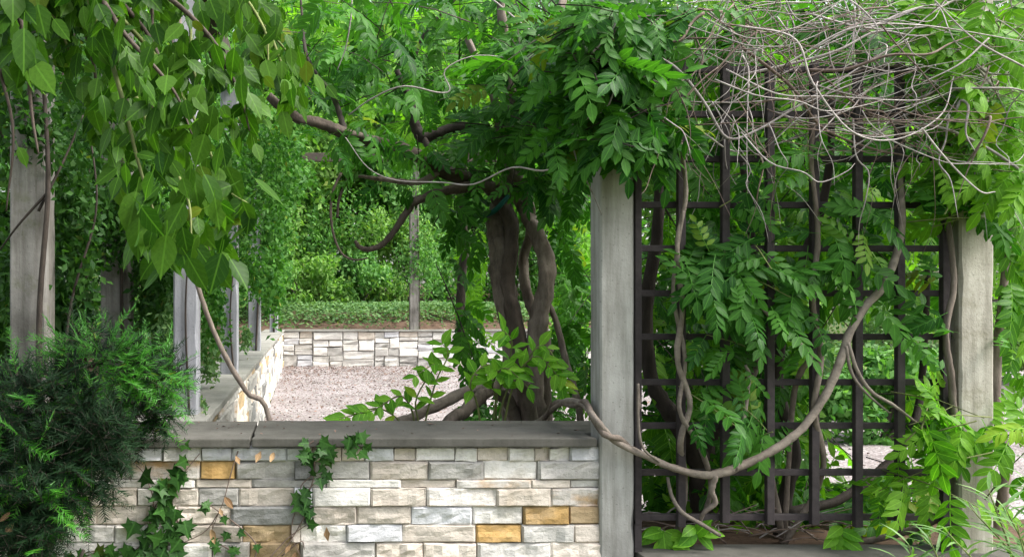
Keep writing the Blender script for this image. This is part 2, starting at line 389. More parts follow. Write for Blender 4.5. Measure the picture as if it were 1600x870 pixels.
def compound(profile, pairs, seed):
    """pinnate wisteria leaf of unit length along y: leaflets in pairs and one at the tip, on a thin rachis"""
    r = np.random.default_rng(seed); P = []; D = []; Nn = []; S = []
    droop = r.uniform(.05, .35)
    f = lambda t: np.array([0.06 * math.sin(t * 2 + seed), t, -droop * t * t])
    for k in range(pairs):
        t = .2 + .74 * k / pairs
        for s in (-1, 1):
            a = R(r.uniform(48, 72) - 18 * k / pairs)
            P.append(f(t)); D.append((s * math.sin(a), math.cos(a), r.uniform(-.32, .06) - droop * t)); Nn.append((r.uniform(-.25, .25), r.uniform(-.2, .2), 1))
            S.append(r.uniform(.30, .39) * (1 - .25 * abs(k / pairs - .45)))
    P.append(f(.93)); D.append((r.uniform(-.2, .2), 1, -2 * droop)); Nn.append((0, 0.6, 1)); S.append(.36)
    T = blade(profile, r.uniform(.1, .3), r.uniform(.05, .3), .08)
    X, Fa, U, n = batch(T, np.array(P), np.array(D), np.array(Nn), np.array(S))
    nr = 5; ts = np.linspace(0, .95, nr); RV = []; RF = []
    for t in ts: c = f(t); RV += [c + (-.008, 0, 0), c + (.008, 0, 0.002)]
    RF = [q for i in range(nr - 1) for q in ((2*i, 2*i+1, 2*i+3), (2*i, 2*i+3, 2*i+2))]
    b = len(X)
    return np.vstack([X, np.array(RV)]), np.vstack([Fa, np.array(RF) + b]), np.vstack([U, np.zeros((2 * nr, 3))])
T_COMP = [compound(LEAFLET, random.choice((4, 4, 5)), i) for i in range(7)]
T_COMP_LO = [compound(LEAFLET_LO, random.choice((4, 4, 5)), 20 + i) for i in range(5)]

def leaf_obj_meshes(name, temps, mat):
    out = []
    for k, T in enumerate(temps):
        V, Fc, U = T; me = raw_mesh(name, V, Fc, mat, True)
        u = me.attributes.new('luv', 'FLOAT_VECTOR', 'POINT'); u.data.foreach_set('vector', U.astype(np.float32).ravel()); out.append(me)
    return out
def leaf_objects(name, meshes, P, D, Nn, S, parent, base):
    Rr, D, Nn = frames(np.asarray(D, float), np.asarray(Nn, float))
    for i in range(len(P)):
        o = bpy.data.objects.new(name, meshes[i % len(meshes)])
        m = Matrix(((Rr[i][0], D[i][0], Nn[i][0], 0), (Rr[i][1], D[i][1], Nn[i][1], 0), (Rr[i][2], D[i][2], Nn[i][2], 0), (0, 0, 0, 1)))
        o.rotation_mode = 'QUATERNION'; o.rotation_quaternion = m.to_quaternion(); s = float(S[i]); o.scale = (s, s, s)
        o.location = Vector(P[i]) - Vector(base); C.objects.link(o); o.parent = parent[i] if isinstance(parent, list) else parent
def spread_leaves(name_mass, temps, temps_lo, mat, P, D, Nn, S, parent, base, most=300, bonus=None, owners=None):
    """the leaves that show largest become parts of their own, the rest one mass"""
    P, D, Nn, S = map(np.asarray, (P, D, Nn, S))
    px, py = proj(P); inside = (px > -20) & (px < 1620) & (py > -20) & (py < 890)
    score = np.where(inside, S / P[:, 1], 0) * (1.0 if bonus is None else bonus)
    order = np.argsort(-score); a = order[:most]; b = order[most:]
    leaf_objects('leaf', leaf_obj_meshes('leaf', temps, mat), P[a], D[a], Nn[a], S[a], parent if owners is None else [owners[q] for q in a], base)
    if len(b):
        bs = []
        for k, T in enumerate(temps_lo):
            q = b[k::len(temps_lo)]
            if len(q): bs.append(batch(T, P[q], D[q], Nn[q], S[q]))
        part(name_mass, leaf_mesh(name_mass, bs, mat, base), parent, kind='stuff')
def unit(n):
    v = rng.normal(size=(n, 3)); return v / np.linalg.norm(v, axis=1, keepdims=True)

# ------------------------------------------------------------------ the setting: ground, court, beds
def structure(name, me, label=None):
    o = bpy.data.objects.new(name, me); link(o); o['kind'] = 'structure'
    if label: o['label'] = label
    return o
structure('ground', raw_mesh('ground', [(-250, -60, 0), (250, -60, 0), (250, 400, 0), (-250, 400, 0)], [(0, 1, 2, 3)], M['grassy']), 'dark planted ground around the walled court')
def terrain(name, x0, x1, y0, y1, nx, ny, f, mat, label):
    V = []; Fc = []
    for j in range(ny + 1):
        for i in range(nx + 1):
            x = x0 + (x1 - x0) * i / nx; y = y0 + (y1 - y0) * j / ny; V.append((x, y, f(x, y)))
    for j in range(ny):
        for i in range(nx):
            a = j * (nx + 1) + i; Fc.append((a, a + 1, a + nx + 2, a + nx + 1))
    return structure(name, raw_mesh(name, V, Fc, mat, True), label)
nz = lambda x, y, s: mnoise.noise(Vector((x * s, y * s, 3.1)))
terrain('courtyard', -0.44, 16, 4.04, 20.45, 60, 70, lambda x, y: 0.006 + 0.012 * (nz(x, y, .8) + 1) * .5, M['gravel'], 'pale pinkish gravel floor of the walled court')
def bank_h(x, y):
    t = min(max((y - 20.9) / 2.2, 0), 1)
    return 0.70 + 0.5 * t * t * (3 - 2 * t) + 0.06 * nz(x, y, .6) + max(0, y - 24) * 0.05
terrain('planting_bank', -14, 9.5, 20.85, 46, 50, 40, bank_h, M['soil'], 'planted bank rising behind the far stone wall')
terrain('planting_bed', -9, -0.78, 4.08, 20.85, 30, 50, lambda x, y: 0.69 + 0.05 * nz(x, y, 1.1), M['soil'], 'soil bed behind the long side wall')
terrain('trellis_bed', 1.3, 4.2, 3.62, 4.7, 14, 8, lambda x, y: 0.355 - 0.25 * max(0, (y - 4.2) / .5) + 0.015 * nz(x, y, 5), M['soil'], 'litter covered soil at the foot of the trellis')

# ------------------------------------------------------------------ stone walls
def stone_mesh(w, h, d, nx=5, nz_=3, amp=0.010, skew=0.0, mat=None):
    """a split-faced block: rough front towards -y, arrises worn back"""
    xs = [0, .035] + [(.035 + .93 * i / (nx - 1)) for i in range(1, nx - 1)] + [.965, 1]
    zs = [0, .09] + [(.09 + .82 * i / (nz_ - 1)) for i in range(1, nz_ - 1)] + [.91, 1]
    sx = random.uniform(-1, 1) * amp * .6; sz = random.uniform(-1, 1) * amp * .6; o = random.uniform(0, 90)
    step = random.uniform(.25, .75); sh = random.choice((0, 0, .6, -.6)) * amp
    V = []; idx = {}
    jit = {c: (random.uniform(-1, 1) * skew * h * .7, random.uniform(-1, 1) * skew * h) for c in ((0, 0), (1, 0), (0, 1), (1, 1))}
    for j, z in enumerate(zs):
        for i, x in enumerate(xs):
            rim = i in (0, len(xs) - 1) or j in (0, len(zs) - 1)
            y = .002 + random.uniform(0, .003) if rim else -(amp * .5 + amp * mnoise.noise(Vector((x * w * 22 + o, z * h * 30, o))) + sx * (x - .5) * 2 + sz * (z - .5) * 2 + (sh if x > step else 0))
            jx = sum(jit[(a, b)][0] * (x if a else 1 - x) * (z if b else 1 - z) for a in (0, 1) for b in (0, 1))
            jz = sum(jit[(a, b)][1] * (x if a else 1 - x) * (z if b else 1 - z) for a in (0, 1) for b in (0, 1))
            ex = random.uniform(-.0012, .0012) if rim else 0
            idx[i, j] = len(V); V.append(((x - .5) * w + jx, y, z * h + jz + ex))
    nX, nZ = len(xs), len(zs)
    Fc = [(idx[i, j], idx[i + 1, j], idx[i + 1, j + 1], idx[i, j + 1]) for j in range(nZ - 1) for i in range(nX - 1)]
    c = [(0, 0), (nX - 1, 0), (nX - 1, nZ - 1), (0, nZ - 1)]; back = []
    for q in c: v = V[idx[q]]; back.append(len(V)); V.append((v[0], d, v[2]))
    rim = [[idx[i, 0] for i in range(nX)], [idx[nX - 1, j] for j in range(nZ)], [idx[i, nZ - 1] for i in range(nX - 1, -1, -1)], [idx[0, j] for j in range(nZ - 1, -1, -1)]]
    for k in range(4): Fc.append(tuple(reversed(rim[k])) + (back[k], back[(k + 1) % 4]))
    me = raw_mesh('stone', V, Fc, mat)
    return me
def coping_mesh(name, poly, z0, z1, mat, base):
    fine = []
    for (xa, ya), (xb, yb) in zip(poly, poly[1:] + poly[:1]):
        L = math.hypot(xb - xa, yb - ya); m = max(1, min(30, int(L / .07))); px_, py_ = (yb - ya) / L, -(xb - xa) / L
        for i in range(m):
            t = i / m; j = 0 if i == 0 else random.uniform(-.0025, .0008) - (.005 if random.random() < .06 else 0)
            fine.append((xa + (xb - xa) * t + px_ * j, ya + (yb - ya) * t + py_ * j))
    poly = fine
    n = len(poly); V = [(x, y, z0) for x, y in poly] + [(x, y, z1) for x, y in poly]
    Fc = [tuple(range(n - 1, -1, -1)), tuple(range(n, 2 * n))] + [(i, (i + 1) % n, n + (i + 1) % n, n + i) for i in range(n)]
    b = MB(); b.add(V, Fc); return b.mesh(name, mat, base, bevel=0.005)

ZC = 0.793
FY = 3.545
base = Vector((0, 3.8, 0))
fw = thing('stone_wall', base, 'low front wall of pale split stone with two grey coping slabs beside the trellis', 'wall')
part('core', MB().box(-1.7, 1.075, FY + .035, 4.02, -.05, ZC - .036).mesh('core', M['mortar'], base), fw)
# coping slabs: the long one is notched round the concrete post
part('coping_slab', coping_mesh('coping_slab', [(-0.191, 3.50), (1.068, 3.50), (1.068, 3.66), (1.235, 3.66), (1.235, 4.05), (-0.191, 4.05)], ZC - .033, ZC, M['coping'], base), fw)
part('coping_slab', coping_mesh('coping_slab', [(-1.75, 3.494), (-0.197, 3.506), (-0.197, 4.05), (-1.75, 4.05)], ZC - .036, ZC - .003, M['coping'], base), fw)
courses = [
 (698, 720, [-60, -5, 60, 118, 169, 255, 315, 362, 448, 479, 533, 570, 615, 649, 711, 745, 794, 835, 858, 890, 946], {}),
 (720, 749, [-70, 20, 110, 203, 313, 368, 460, 490, 578, 669, 755, 840, 947], {313: 'ochre', 490: 'grey', 368: 'grey', 669: 'grey', 840: 'grey', 460: 'dark'}),
 (749, 761.5, [-60, 60, 172, 305, 393, 511, 627, 713, 829, 890, 947], {890: 'grey', 511: 'white', 393: 'grey'}),
 (761.5, 790.5, [-70, -10, 83, 178, 214, 269, 310, 373, 459, 489, 579, 666, 775, 860, 947], {178: 'warm', 579: 'warm', 666: 'streaked', 775: 'warm', 860: 'streaked', 269: 'warm', 310: 'grey', 489: 'white'}),
 (790.5, 819, [-60, 30, 100, 150, 231, 276, 361, 478, 488, 557, 643, 738, 817, 889, 947], {361: 'dark', 817: 'ochre', 889: 'tan', 643: 'cool', 488: 'warm', 557: 'warm', 738: 'white', 478: 'dark'}),
 (819, 847, [-70, 10, 93, 180, 279, 331, 379, 455, 470, 541, 629, 744, 814, 897, 947], {379: 'tan', 744: 'ochre', 541: 'cool', 897: 'warm', 814: 'white'}),
 (847, 876, [-60, 79, 203, 331, 390, 469, 586, 662, 745, 860, 947], {390: 'tan', 331: 'grey', 586: 'warm', 745: 'white'})]
y = 876
while y < 1010:
    hh = random.choice((28, 29, 14, 30)); xs = [-70]
    while xs[-1] < 860: xs.append(xs[-1] + random.randint(55, 115))
    courses.append((y, y + hh, xs[:-1] + [947], {})); y += hh
pal = ['white'] * 5 + ['warm'] * 6 + ['grey'] + ['cool', 'streaked', 'streaked']
for (y0, y1, xs, sp) in courses:
    for a, b in zip(xs, xs[1:]):
        g = .35
        p0 = at(a + g, y1 - g * .8, FY); p1 = at(b - g, y0 + g * .8, FY)
        if y0 == 698: p1.z = min(p1.z, ZC - .037)
        w = p1.x - p0.x; h = p1.z - p0.z
        if h < .005 or w < .006: continue
        mt = sp.get(a) or (random.choice(('white', 'white', 'cool', 'warm')) if y0 == 698 else random.choice(pal))
        big = h > .04
        me = stone_mesh(w, h, .07, 7 if w > .15 else 4, 4 if big else 3, random.uniform(.006, .014) if big else .005, 0.025, M[mt])
        part('stone', me, fw, Vector(((p0.x + p1.x) / 2, FY + random.uniform(-.012, .006), p0.z)) - base)

# long side wall, its face towards +x
base = Vector((-.62, 12, 0))
lw = thing('stone_wall', base, 'long side wall of pale stone running back beneath the row of grey pillars', 'wall')
part('core', MB().box(-.76, -.485, 4.06, 20.80, -.05, .752).mesh('core', M['mortar'], base), lw)
yy = 4.056; k = 0
while yy < 20.3:
    L = random.uniform(1.9, 2.6); y2 = min(yy + L, 20.38)
    if 20.38 - y2 < .8: y2 = 20.38
    part('coping_slab', coping_mesh('coping_slab', [(-.84, yy), (-.412, yy), (-.412, y2 - .006), (-.84, y2 - .006)], .757, ZC - .002 * (k % 2), M['coping_far'], base), lw)
    yy = y2; k += 1
rows = [0.0, .15, .27, .44, .55, .68, .754]
for z0, z1 in zip(rows, rows[1:]):
    yy = 4.06 + random.uniform(0, .1)
    while yy < 20.3:
        L = min(random.uniform(.28, .62), 20.36 - yy)
        if L < .06: break
        mt = random.choice(['white', 'warm', 'grey', 'grey', 'grey', 'streaked', 'dark', 'tan'])
        me = stone_mesh(L - .012, z1 - z0 - .01, .05, 3, 3, random.uniform(.008, .02), .05, M[mt])
        part('stone', me, lw, Vector((-.452 + random.uniform(-.008, .008), yy + L / 2, z0 + .005)) - base, (0, 0, R(90)))
        yy += L

# far wall: irregular ashlar
base = Vector((3.5, 20.6, 0)); FW = 20.45; XR = 9.0
bw = thing('stone_wall', base, 'far retaining wall of irregular white stones below the green bank', 'wall')
part('core', MB().box(-.80, XR, FW + .05, 20.84, -.05, .75).mesh('core', M['mortar'], base), bw)
xx = -.84; k = 0
while xx < XR:
    L = random.uniform(2.0, 2.8); x2 = min(xx + L, XR + .03)
    if XR - x2 < .8: x2 = XR + .03
    part('coping_slab', coping_mesh('coping_slab', [(xx, 20.39), (x2 - .008, 20.39), (x2 - .008, 20.88), (xx, 20.88)], .755, ZC - .003 * (k % 2), M['coping_far'], base), bw)
    xx = x2; k += 1
cells = []
def split(x0, x1, z0, z1, d):
    w, h = x1 - x0, z1 - z0
    if w > .75 or (d < 6 and w > .44 and h < .3 and random.random() < .8):
        t = random.uniform(.35, .65); split(x0, x0 + w * t, z0, z1, d + 1); split(x0 + w * t, x1, z0, z1, d + 1)
    elif h > .34 or (h > .2 and random.random() < .75):
        t = random.uniform(.36, .64); split(x0, x1, z0, z0 + h * t, d + 1); split(x0, x1, z0 + h * t, z1, d + 1)
    else: cells.append((x0, x1, z0, z1))
xx = -.44
while xx < XR - .2:
    L = min(random.uniform(.5, .95), XR - xx); split(xx, xx + L, 0, .752, 0); xx += L
for (x0, x1, z0, z1) in cells:
    mt = random.choice(['white'] * 8 + ['cool', 'cool', 'grey', 'white', 'warm'])
    if z0 < .12 and random.random() < .45: mt = 'grey'
    me = stone_mesh(x1 - x0 - .012, z1 - z0 - .011, .07, 3, 3, random.uniform(.01, .03), .09, M[mt])
    part('stone', me, bw, Vector(((x0 + x1) / 2, FW + random.uniform(-.03, .015), z0 + .01)) - base)

# low ledge under the trellis
base = Vector((2.4, 3.3, 0))
lg = thing('low_ledge', base, 'low grey stone ledge along the foot of the trellis', 'ledge')
part('core', MB().box(1.24, 4.2, 3.06, 3.60, -.05, .335).mesh('core', M['mortar'], base), lg)
for a, b, dz in ((1.222, 2.62, 0), (2.626, 4.25, -.003)):
    part('coping_slab', coping_mesh('coping_slab', [(a, 3.0), (b, 3.0), (b, 3.635), (a, 3.635)], .335, .375 + dz, M['coping'], base), lg)

# ------------------------------------------------------------------ pillars, beams, trellis
def pillar(x0, x1, y0, y1, z0, z1, mat, label, group=None, bev=.006):
    base = Vector(((x0 + x1) / 2, (y0 + y1) / 2, z0))
    V = []; Fc = []; n_ = max(6, int((z1 - z0) / .07)); hx, hy = (x1 - x0) / 2, (y1 - y0) / 2
    for i in range(n_ + 1):
        for sx, sy in ((-1, -1), (1, -1), (1, 1), (-1, 1)):
            c = bev + abs(random.gauss(0, .0012)) + (random.uniform(.004, .010) if random.random() < .05 else 0)
            ring = [(sx * hx, sy * (hy - c)), (sx * (hx - c), sy * hy)]
            if sx * sy > 0: ring = ring[::1]
            else: ring = ring[::-1]
            V += [(a, b, (z1 - z0) * i / n_) for a, b in ring]
    for i in range(n_):
        for k in range(8): a = i * 8 + k; b = i * 8 + (k + 1) % 8; Fc.append((a, b, b + 8, a + 8))
    Fc += [tuple(range(7, -1, -1)), tuple(range(n_ * 8, n_ * 8 + 8))]
    me = raw_mesh('concrete_pillar', V, Fc, M[mat])
    o = bpy.data.objects.new('concrete_pillar', me); o.location = base; link(o)
    return tag(o, label, 'pillar', group)
PG = 'concrete pillars of the pergola'
PT = 2.86
pillar(1.0865, 1.212, 3.52, 3.645, -.02, PT, 'concrete', 'tall pale grey concrete pillar where the front wall meets the trellis', PG)
pillar(2.392, 2.517, 3.50, 3.625, .374, PT, 'concrete_stained', 'stained pale concrete pillar on the low ledge past the trellis end', PG)
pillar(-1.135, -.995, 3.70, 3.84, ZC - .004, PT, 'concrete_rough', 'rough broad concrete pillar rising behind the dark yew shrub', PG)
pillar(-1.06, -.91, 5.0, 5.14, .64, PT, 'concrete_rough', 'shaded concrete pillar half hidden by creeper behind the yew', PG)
pillar(-.582, -.474, 4.27, 4.40, ZC - .001, PT, 'concrete_blue', 'bluish concrete pillar at the corner of the side wall, nearest of its row', PG)
pillar(-.60, -.476, 6.88, 7.02, ZC - .003, PT, 'concrete_blue', 'second bluish pillar along the side wall coping', PG)
pillar(-.61, -.476, 10.5, 10.66, ZC - .003, PT, 'concrete_blue', 'third ivy hung pillar along the side wall coping', PG)
pillar(-.66, -.50, 18.4, 18.56, ZC - .003, 4.4, 'concrete_blue', 'last pillar of the side wall row, near the far corner', PG)
pillar(2.27, 2.46, 20.55, 20.74, ZC - .004, 4.4, 'concrete_rough', 'thin speckled pillar standing on the far wall coping', PG)
def beam(x0, x1, y0, y1, z0, z1, label):
    base = Vector(((x0 + x1) / 2, (y0 + y1) / 2, z0))
    o = bpy.data.objects.new('pergola_beam', MB().box(x0, x1, y0, y1, z0, z1).mesh('pergola_beam', M['beam'], base, bevel=.006)); o.location = base
    link(o); return tag(o, label, 'beam')
beam(-1.5, 4.2, 3.52, 3.62, PT - .002, PT + .16, 'dark wooden pergola beam across the front pillars')
beam(-.60, -.49, 3.63, 12, PT - .002, PT + .15, 'dark wooden pergola beam above the side wall pillars')
beam(-.8, 6.0, 20.58, 20.72, 4.398, 4.58, 'dark wooden beam on top of the far pillar')

base = Vector((1.8, 3.55, .375))
tr = thing('trellis', base, 'dark brown square grid trellis between two concrete pillars', 'trellis')
TX = [998, 1066, 1135, 1205, 1275, 1343, 1409, 1480]
TY = [108, 178, 248, 320, 388, 458, 526, 597, 665, 738, 808]
YV0, YV1, YH0, YH1 = 3.515, 3.540, 3.542, 3.566
zb, zt = at(0, 822, YV0).z, at(0, 96, YV0).z
for i, px in enumerate(TX):
    x = (px - CX) / F * YV0; hw = .0140 if i else .012
    if i == 0: x = 1.2255
    o = part('upright_bar', MB().box(x - hw, x + hw, YV0, YV1, zb + random.uniform(-.006, .012), zt + random.uniform(-.004, .004)).mesh('upright_bar', M['trellis'], base, bevel=.0025), tr)
for py in TY:
    z = at(0, py, YH0).z; hw = .0115
    part('cross_bar', MB().box(1.214, 2.39, YH0, YH1, z - hw, z + hw).mesh('cross_bar', M['trellis'], base, bevel=.0025), tr)
part('foot', MB().box(1.2135, 1.2375, YV0 + .002, YV1 - .002, .374, zb + .02).mesh('foot', M['trellis'], base), tr)
x8 = (TX[-1] - CX) / F * YV0
part('foot', MB().box(x8 - .012, x8 + .012, YV0 + .002, YV1 - .002, .372, zb + .02).mesh('foot', M['trellis'], base), tr)

# ------------------------------------------------------------------ climbing plants: leafy shoots
CLEAR = [  # openings through the greenery (photo frame, x0 y0 x1 y1, share of leaves kept)
    (425, 330, 690, 655, 0.0), (490, 395, 712, 655, 0.0), (935, 262, 992, 900, 0.0), (925, 262, 940, 640, 0.0),
    (1288, 480, 1335, 700, .25), (1350, 470, 1404, 585, .12), (1345, 605, 1404, 730, .12), (1288, 610, 1337, 660, .05),
    (757, 330, 860, 520, .06), (470, 180, 620, 240, .68), (600, 210, 760, 300, .65), (505, 255, 665, 415, .6), (1500, 350, 1552, 640, .25), (1000, 150, 1600, 20, 1)]
def keep(px, py, clear=CLEAR):
    k = np.ones(len(px))
    for x0, y0, x1, y1, s in clear:
        k = np.where((px > x0) & (px < x1) & (py > y0) & (py < y1), np.minimum(k, s), k)
    return rng.random(len(px)) < k
def shoots(clumps, leaf=(.2, .28), bias=(0, -.5, .7), spacing=.07, length=(.3, .6), clear=CLEAR, jitter=.45, tips=True, hang=.9, fall=-.35):
    """arching shoots with alternate leaves; clump = (px, py, rx, ry, near, far, number). Returns stems and leaf frames"""
    stems = []; P = []; D = []; Nn = []; S = []; own = []
    for (cx, cy, rx, ry, y0, y1, n) in clumps:
        for _ in range(n):
            a = rng.uniform(0, 2 * math.pi); q = math.sqrt(rng.random()); Y = rng.uniform(y0, y1)
            p = np.array(at(cx + rx * q * math.cos(a), cy + ry * q * math.sin(a), Y))
            L = rng.uniform(*length); d = unit(1)[0] * np.array([1, .45, .5]) + np.array([0, 0, .15]); d /= np.linalg.norm(d)
            m = max(4, int(L / spacing)); pts = []
            side = rng.choice((-1, 1))
            st = p - d * L * .5
            for i in range(m + 1):
                t = i / m; c = st + d * L * t + np.array([0, 0, -hang * .25 * L * t * t]); pts.append(c)
                if t < .12: continue
                tang = d + np.array([0, 0, -hang * .5 * t]); 
                lat = np.cross(tang, np.array(bias)); lat /= max(np.linalg.norm(lat), 1e-4); side = -side
                dd = tang * .35 + lat * side * .9 + rng.normal(size=3) * jitter * .6 + np.array([0, -.1, fall])
                own.append(len(stems)); P.append(c); D.append(dd); Nn.append(np.array(bias) + rng.normal(size=3) * jitter); S.append(rng.uniform(*leaf) * (1 - .25 * (t > .8)))
            stems.append(pts)
    P, D, Nn, S = map(np.array, (P, D, Nn, S))
    Dn = D / np.linalg.norm(D, axis=1, keepdims=True) * S[:, None]
    k = P[:, 2] > .02
    for f in (.25, .6, 1.0): k &= keep(*proj(P + Dn * f), clear)
    own = np.array(own); tot = np.bincount(own, minlength=len(stems)); left = np.bincount(own[k], minlength=len(stems))
    stems = [q for q, a, b in zip(stems, tot, left) if b > .5 * a]
    return stems, P[k], D[k], Nn[k], S[k]
def shoot_stems(name, stems, r, mat, parent, base):
    b = MB()
    for pts in stems:
        V, Fc = tube([Vector(p) for p in pts[::2] + [pts[-1]]], [r, r * .45], sides=3, smoothpath=False); b.add(V, Fc)
    part(name, b.mesh(name, mat, base, smooth=True), parent, kind='stuff')

# central wisteria: twisted trunks, limbs, canopy
base = Vector((1.16, 5.0, 0))
wi = thing('wisteria_vine', base, 'old wisteria with thick twisted brown trunk and wide leafy canopy behind the coping', 'vine')
def A(L): return [at(*q) for q in L]
g0 = Vector((1.16, 5.0, 0))
main1 = A([(800, 862, 5.05), (806, 720, 5.02), (806, 600, 5.0), (800, 520, 4.97), (790, 465, 4.95), (782, 410, 4.97), (777, 365, 5.0), (776, 335, 5.02), (790, 290, 5.0), (805, 230, 4.98), (800, 160, 5.0), (790, 80, 5.0), (780, -20, 5.0)])
stem('trunk', main1, [.095, .08, .068, .060, .057, .053, .049, .045, .042, .034, .03, .026, .02], wi, base, M['bark'], n=90, sides=18, ridge=.13, twist=9, rough=.35, seed=2)
main1b = A([(815, 862, 5.0), (818, 700, 4.98), (820, 600, 4.93), (812, 540, 4.90), (800, 480, 4.89), (792, 440, 4.90), (799, 395, 4.89), (800, 355, 4.92), (786, 322, 4.93), (766, 295, 4.95), (740, 280, 4.9), (690, 266, 4.85), (640, 238, 4.8), (590, 224, 4.75), (540, 209, 4.7), (500, 193, 4.7), (462, 184, 4.7), (420, 150, 4.7)])
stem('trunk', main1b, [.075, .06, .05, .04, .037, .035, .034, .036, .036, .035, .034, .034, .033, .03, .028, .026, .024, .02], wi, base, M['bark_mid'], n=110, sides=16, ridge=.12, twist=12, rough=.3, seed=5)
main2 = A([(840, 862, 4.98), (838, 700, 4.96), (834, 600, 4.93), (834, 540, 4.9), (845, 490, 4.88), (853, 445, 4.87), (852, 405, 4.88), (842, 370, 4.92), (824, 338, 4.97), (806, 300, 5.06), (812, 250, 5.1), (826, 180, 5.1), (850, 90, 5.1), (880, 0, 5.1)])
stem('trunk', main2, [.08, .06, .051, .046, .043, .040, .038, .038, .036, .033, .029, .027, .023, .018], wi, base, M['bark'], n=90, sides=16, ridge=.16, twist=16, rough=.3, seed=9)
main2b = A([(850, 862, 5.06), (846, 620, 5.05), (851, 545, 5.0), (838, 500, 5.02), (822, 450, 5.06), (818, 400, 5.08), (832, 350, 5.0), (820, 300, 4.96), (792, 262, 4.95), (784, 220, 4.95), (770, 150, 4.95), (730, 60, 4.95)])
stem('trunk', main2b, [.055, .045, .038, .032, .028, .026, .025, .025, .025, .023, .021, .016], wi, base, M['bark'], n=80, sides=14, ridge=.12, twist=14, rough=.3, seed=14)
stem('trunk', A([(745, 862, 6.0), (752, 640, 5.9), (745, 600, 5.9), (727, 555, 5.9), (719, 500, 5.9), (722, 440, 5.9), (728, 380, 5.9), (722, 300, 5.8), (735, 200, 5.7)]), [.06, .035, .032, .03, .03, .028, .026, .022, .02], wi, base, M['bark_dark'], n=50, sides=10, ridge=.1, twist=8, rough=.3)
limbs = [
 ([(812, 700, 4.95), (800, 640, 4.85), (770, 606, 4.75), (735, 610, 4.65), (690, 630, 4.55), (645, 652, 4.5), (600, 690, 4.5), (570, 900, 4.5)], [.05, .036, .03, .028, .027, .026, .025, .025], 'bark_pale'),
 ([(835, 700, 4.9), (815, 600, 4.75), (785, 595, 4.6), (755, 615, 4.5), (725, 642, 4.45), (700, 662, 4.42), (660, 760, 4.4), (650, 900, 4.4)], [.05, .036, .032, .032, .030, .028, .026, .025], 'bark'),
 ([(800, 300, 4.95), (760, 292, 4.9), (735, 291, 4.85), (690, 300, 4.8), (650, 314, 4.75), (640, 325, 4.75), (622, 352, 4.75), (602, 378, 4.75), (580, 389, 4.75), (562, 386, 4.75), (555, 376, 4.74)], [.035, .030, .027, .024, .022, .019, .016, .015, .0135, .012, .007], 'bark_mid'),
 ([(690, 266, 4.85), (655, 285, 4.8), (600, 280, 4.8), (560, 275, 4.8)], [.02, .016, .012, .007], 'bark'),
 ([(800, 235, 5.0), (760, 205, 5.0), (715, 200, 5.0), (680, 210, 5.0), (660, 214, 5.0), (648, 195, 5.0), (646, 170, 5.0), (620, 110, 5.0)], [.035, .03, .028, .028, .03, .026, .02, .013], 'bark_dark'),
 ([(855, 470, 5.0), (868, 500, 4.95), (882, 555, 4.9), (895, 600, 4.85), (905, 640, 4.8), (908, 700, 4.8), (905, 880, 4.8)], [.014, .016, .017, .017, .018, .02, .022], 'bark'),
 ([(800, 240, 5.0), (850, 200, 5.0), (880, 150, 4.9), (930, 100, 4.8)], [.025, .02, .016, .01], 'bark_dark'),
 ([(690, 266, 4.85), (660, 210, 5.0), (640, 150, 5.1), (660, 60, 5.2), (720, -10, 5.2)], [.018, .014, .012, .010, .006], 'bark_dark'),
 ([(540, 209, 4.7), (520, 150, 4.8), (480, 90, 4.9), (470, 0, 5.0)], [.016, .012, .010, .006], 'bark_dark')]
for i, (pts, rad, mt) in enumerate(limbs):
    stem('limb', A(pts), rad, wi, base, M[mt], n=46, sides=10, ridge=.08, twist=10, rough=.3, seed=i)
tend = [[(533, 270, 4.6), (520, 300, 4.6), (517, 335, 4.6), (522, 370, 4.6), (535, 397, 4.6), (555, 406, 4.6), (575, 403, 4.6)],
        [(527, 340, 4.62), (530, 310, 4.62), (542, 280, 4.62), (538, 245, 4.6), (545, 210, 4.65)],
        [(920, 215, 3.9), (860, 265, 4.0), (800, 262, 4.1), (740, 288, 4.2), (690, 285, 4.3), (620, 282, 4.4), (575, 262, 4.45), (540, 215, 4.5)],
        [(545, 180, 4.5), (580, 155, 4.4), (630, 135, 4.3), (685, 145, 4.3), (703, 140, 4.3), (695, 110, 4.3), (740, 88, 4.3), (800, 92, 4.3), (850, 108, 4.3)],
        [(550, 0, 4.2), (548, 30, 4.2), (540, 75, 4.2), (527, 110, 4.2)],
        [(968, 0, 3.3), (958, 45, 3.3), (920, 90, 3.3), (900, 130, 3.32), (895, 190, 3.35), (898, 240, 3.4), (925, 300, 3.4), (940, 335, 3.42)],
        [(955, 60, 3.32), (963, 110, 3.32), (950, 165, 3.32), (912, 190, 3.34), (902, 215, 3.36)],
        [(945, 168, 3.32), (955, 210, 3.36), (975, 250, 3.4)],
        [(770, 0, 4.1), (850, 60, 4.0), (900, 40, 3.9), (960, 50, 3.7)]]
for i, pts in enumerate(tend):
    r = .0068 if i < 2 else .0036
    stem('tendril', A(pts), [r, r, r * .8, r * .5], wi, base, M['bark_mid' if i < 2 else 'twig'], n=36, sides=6)
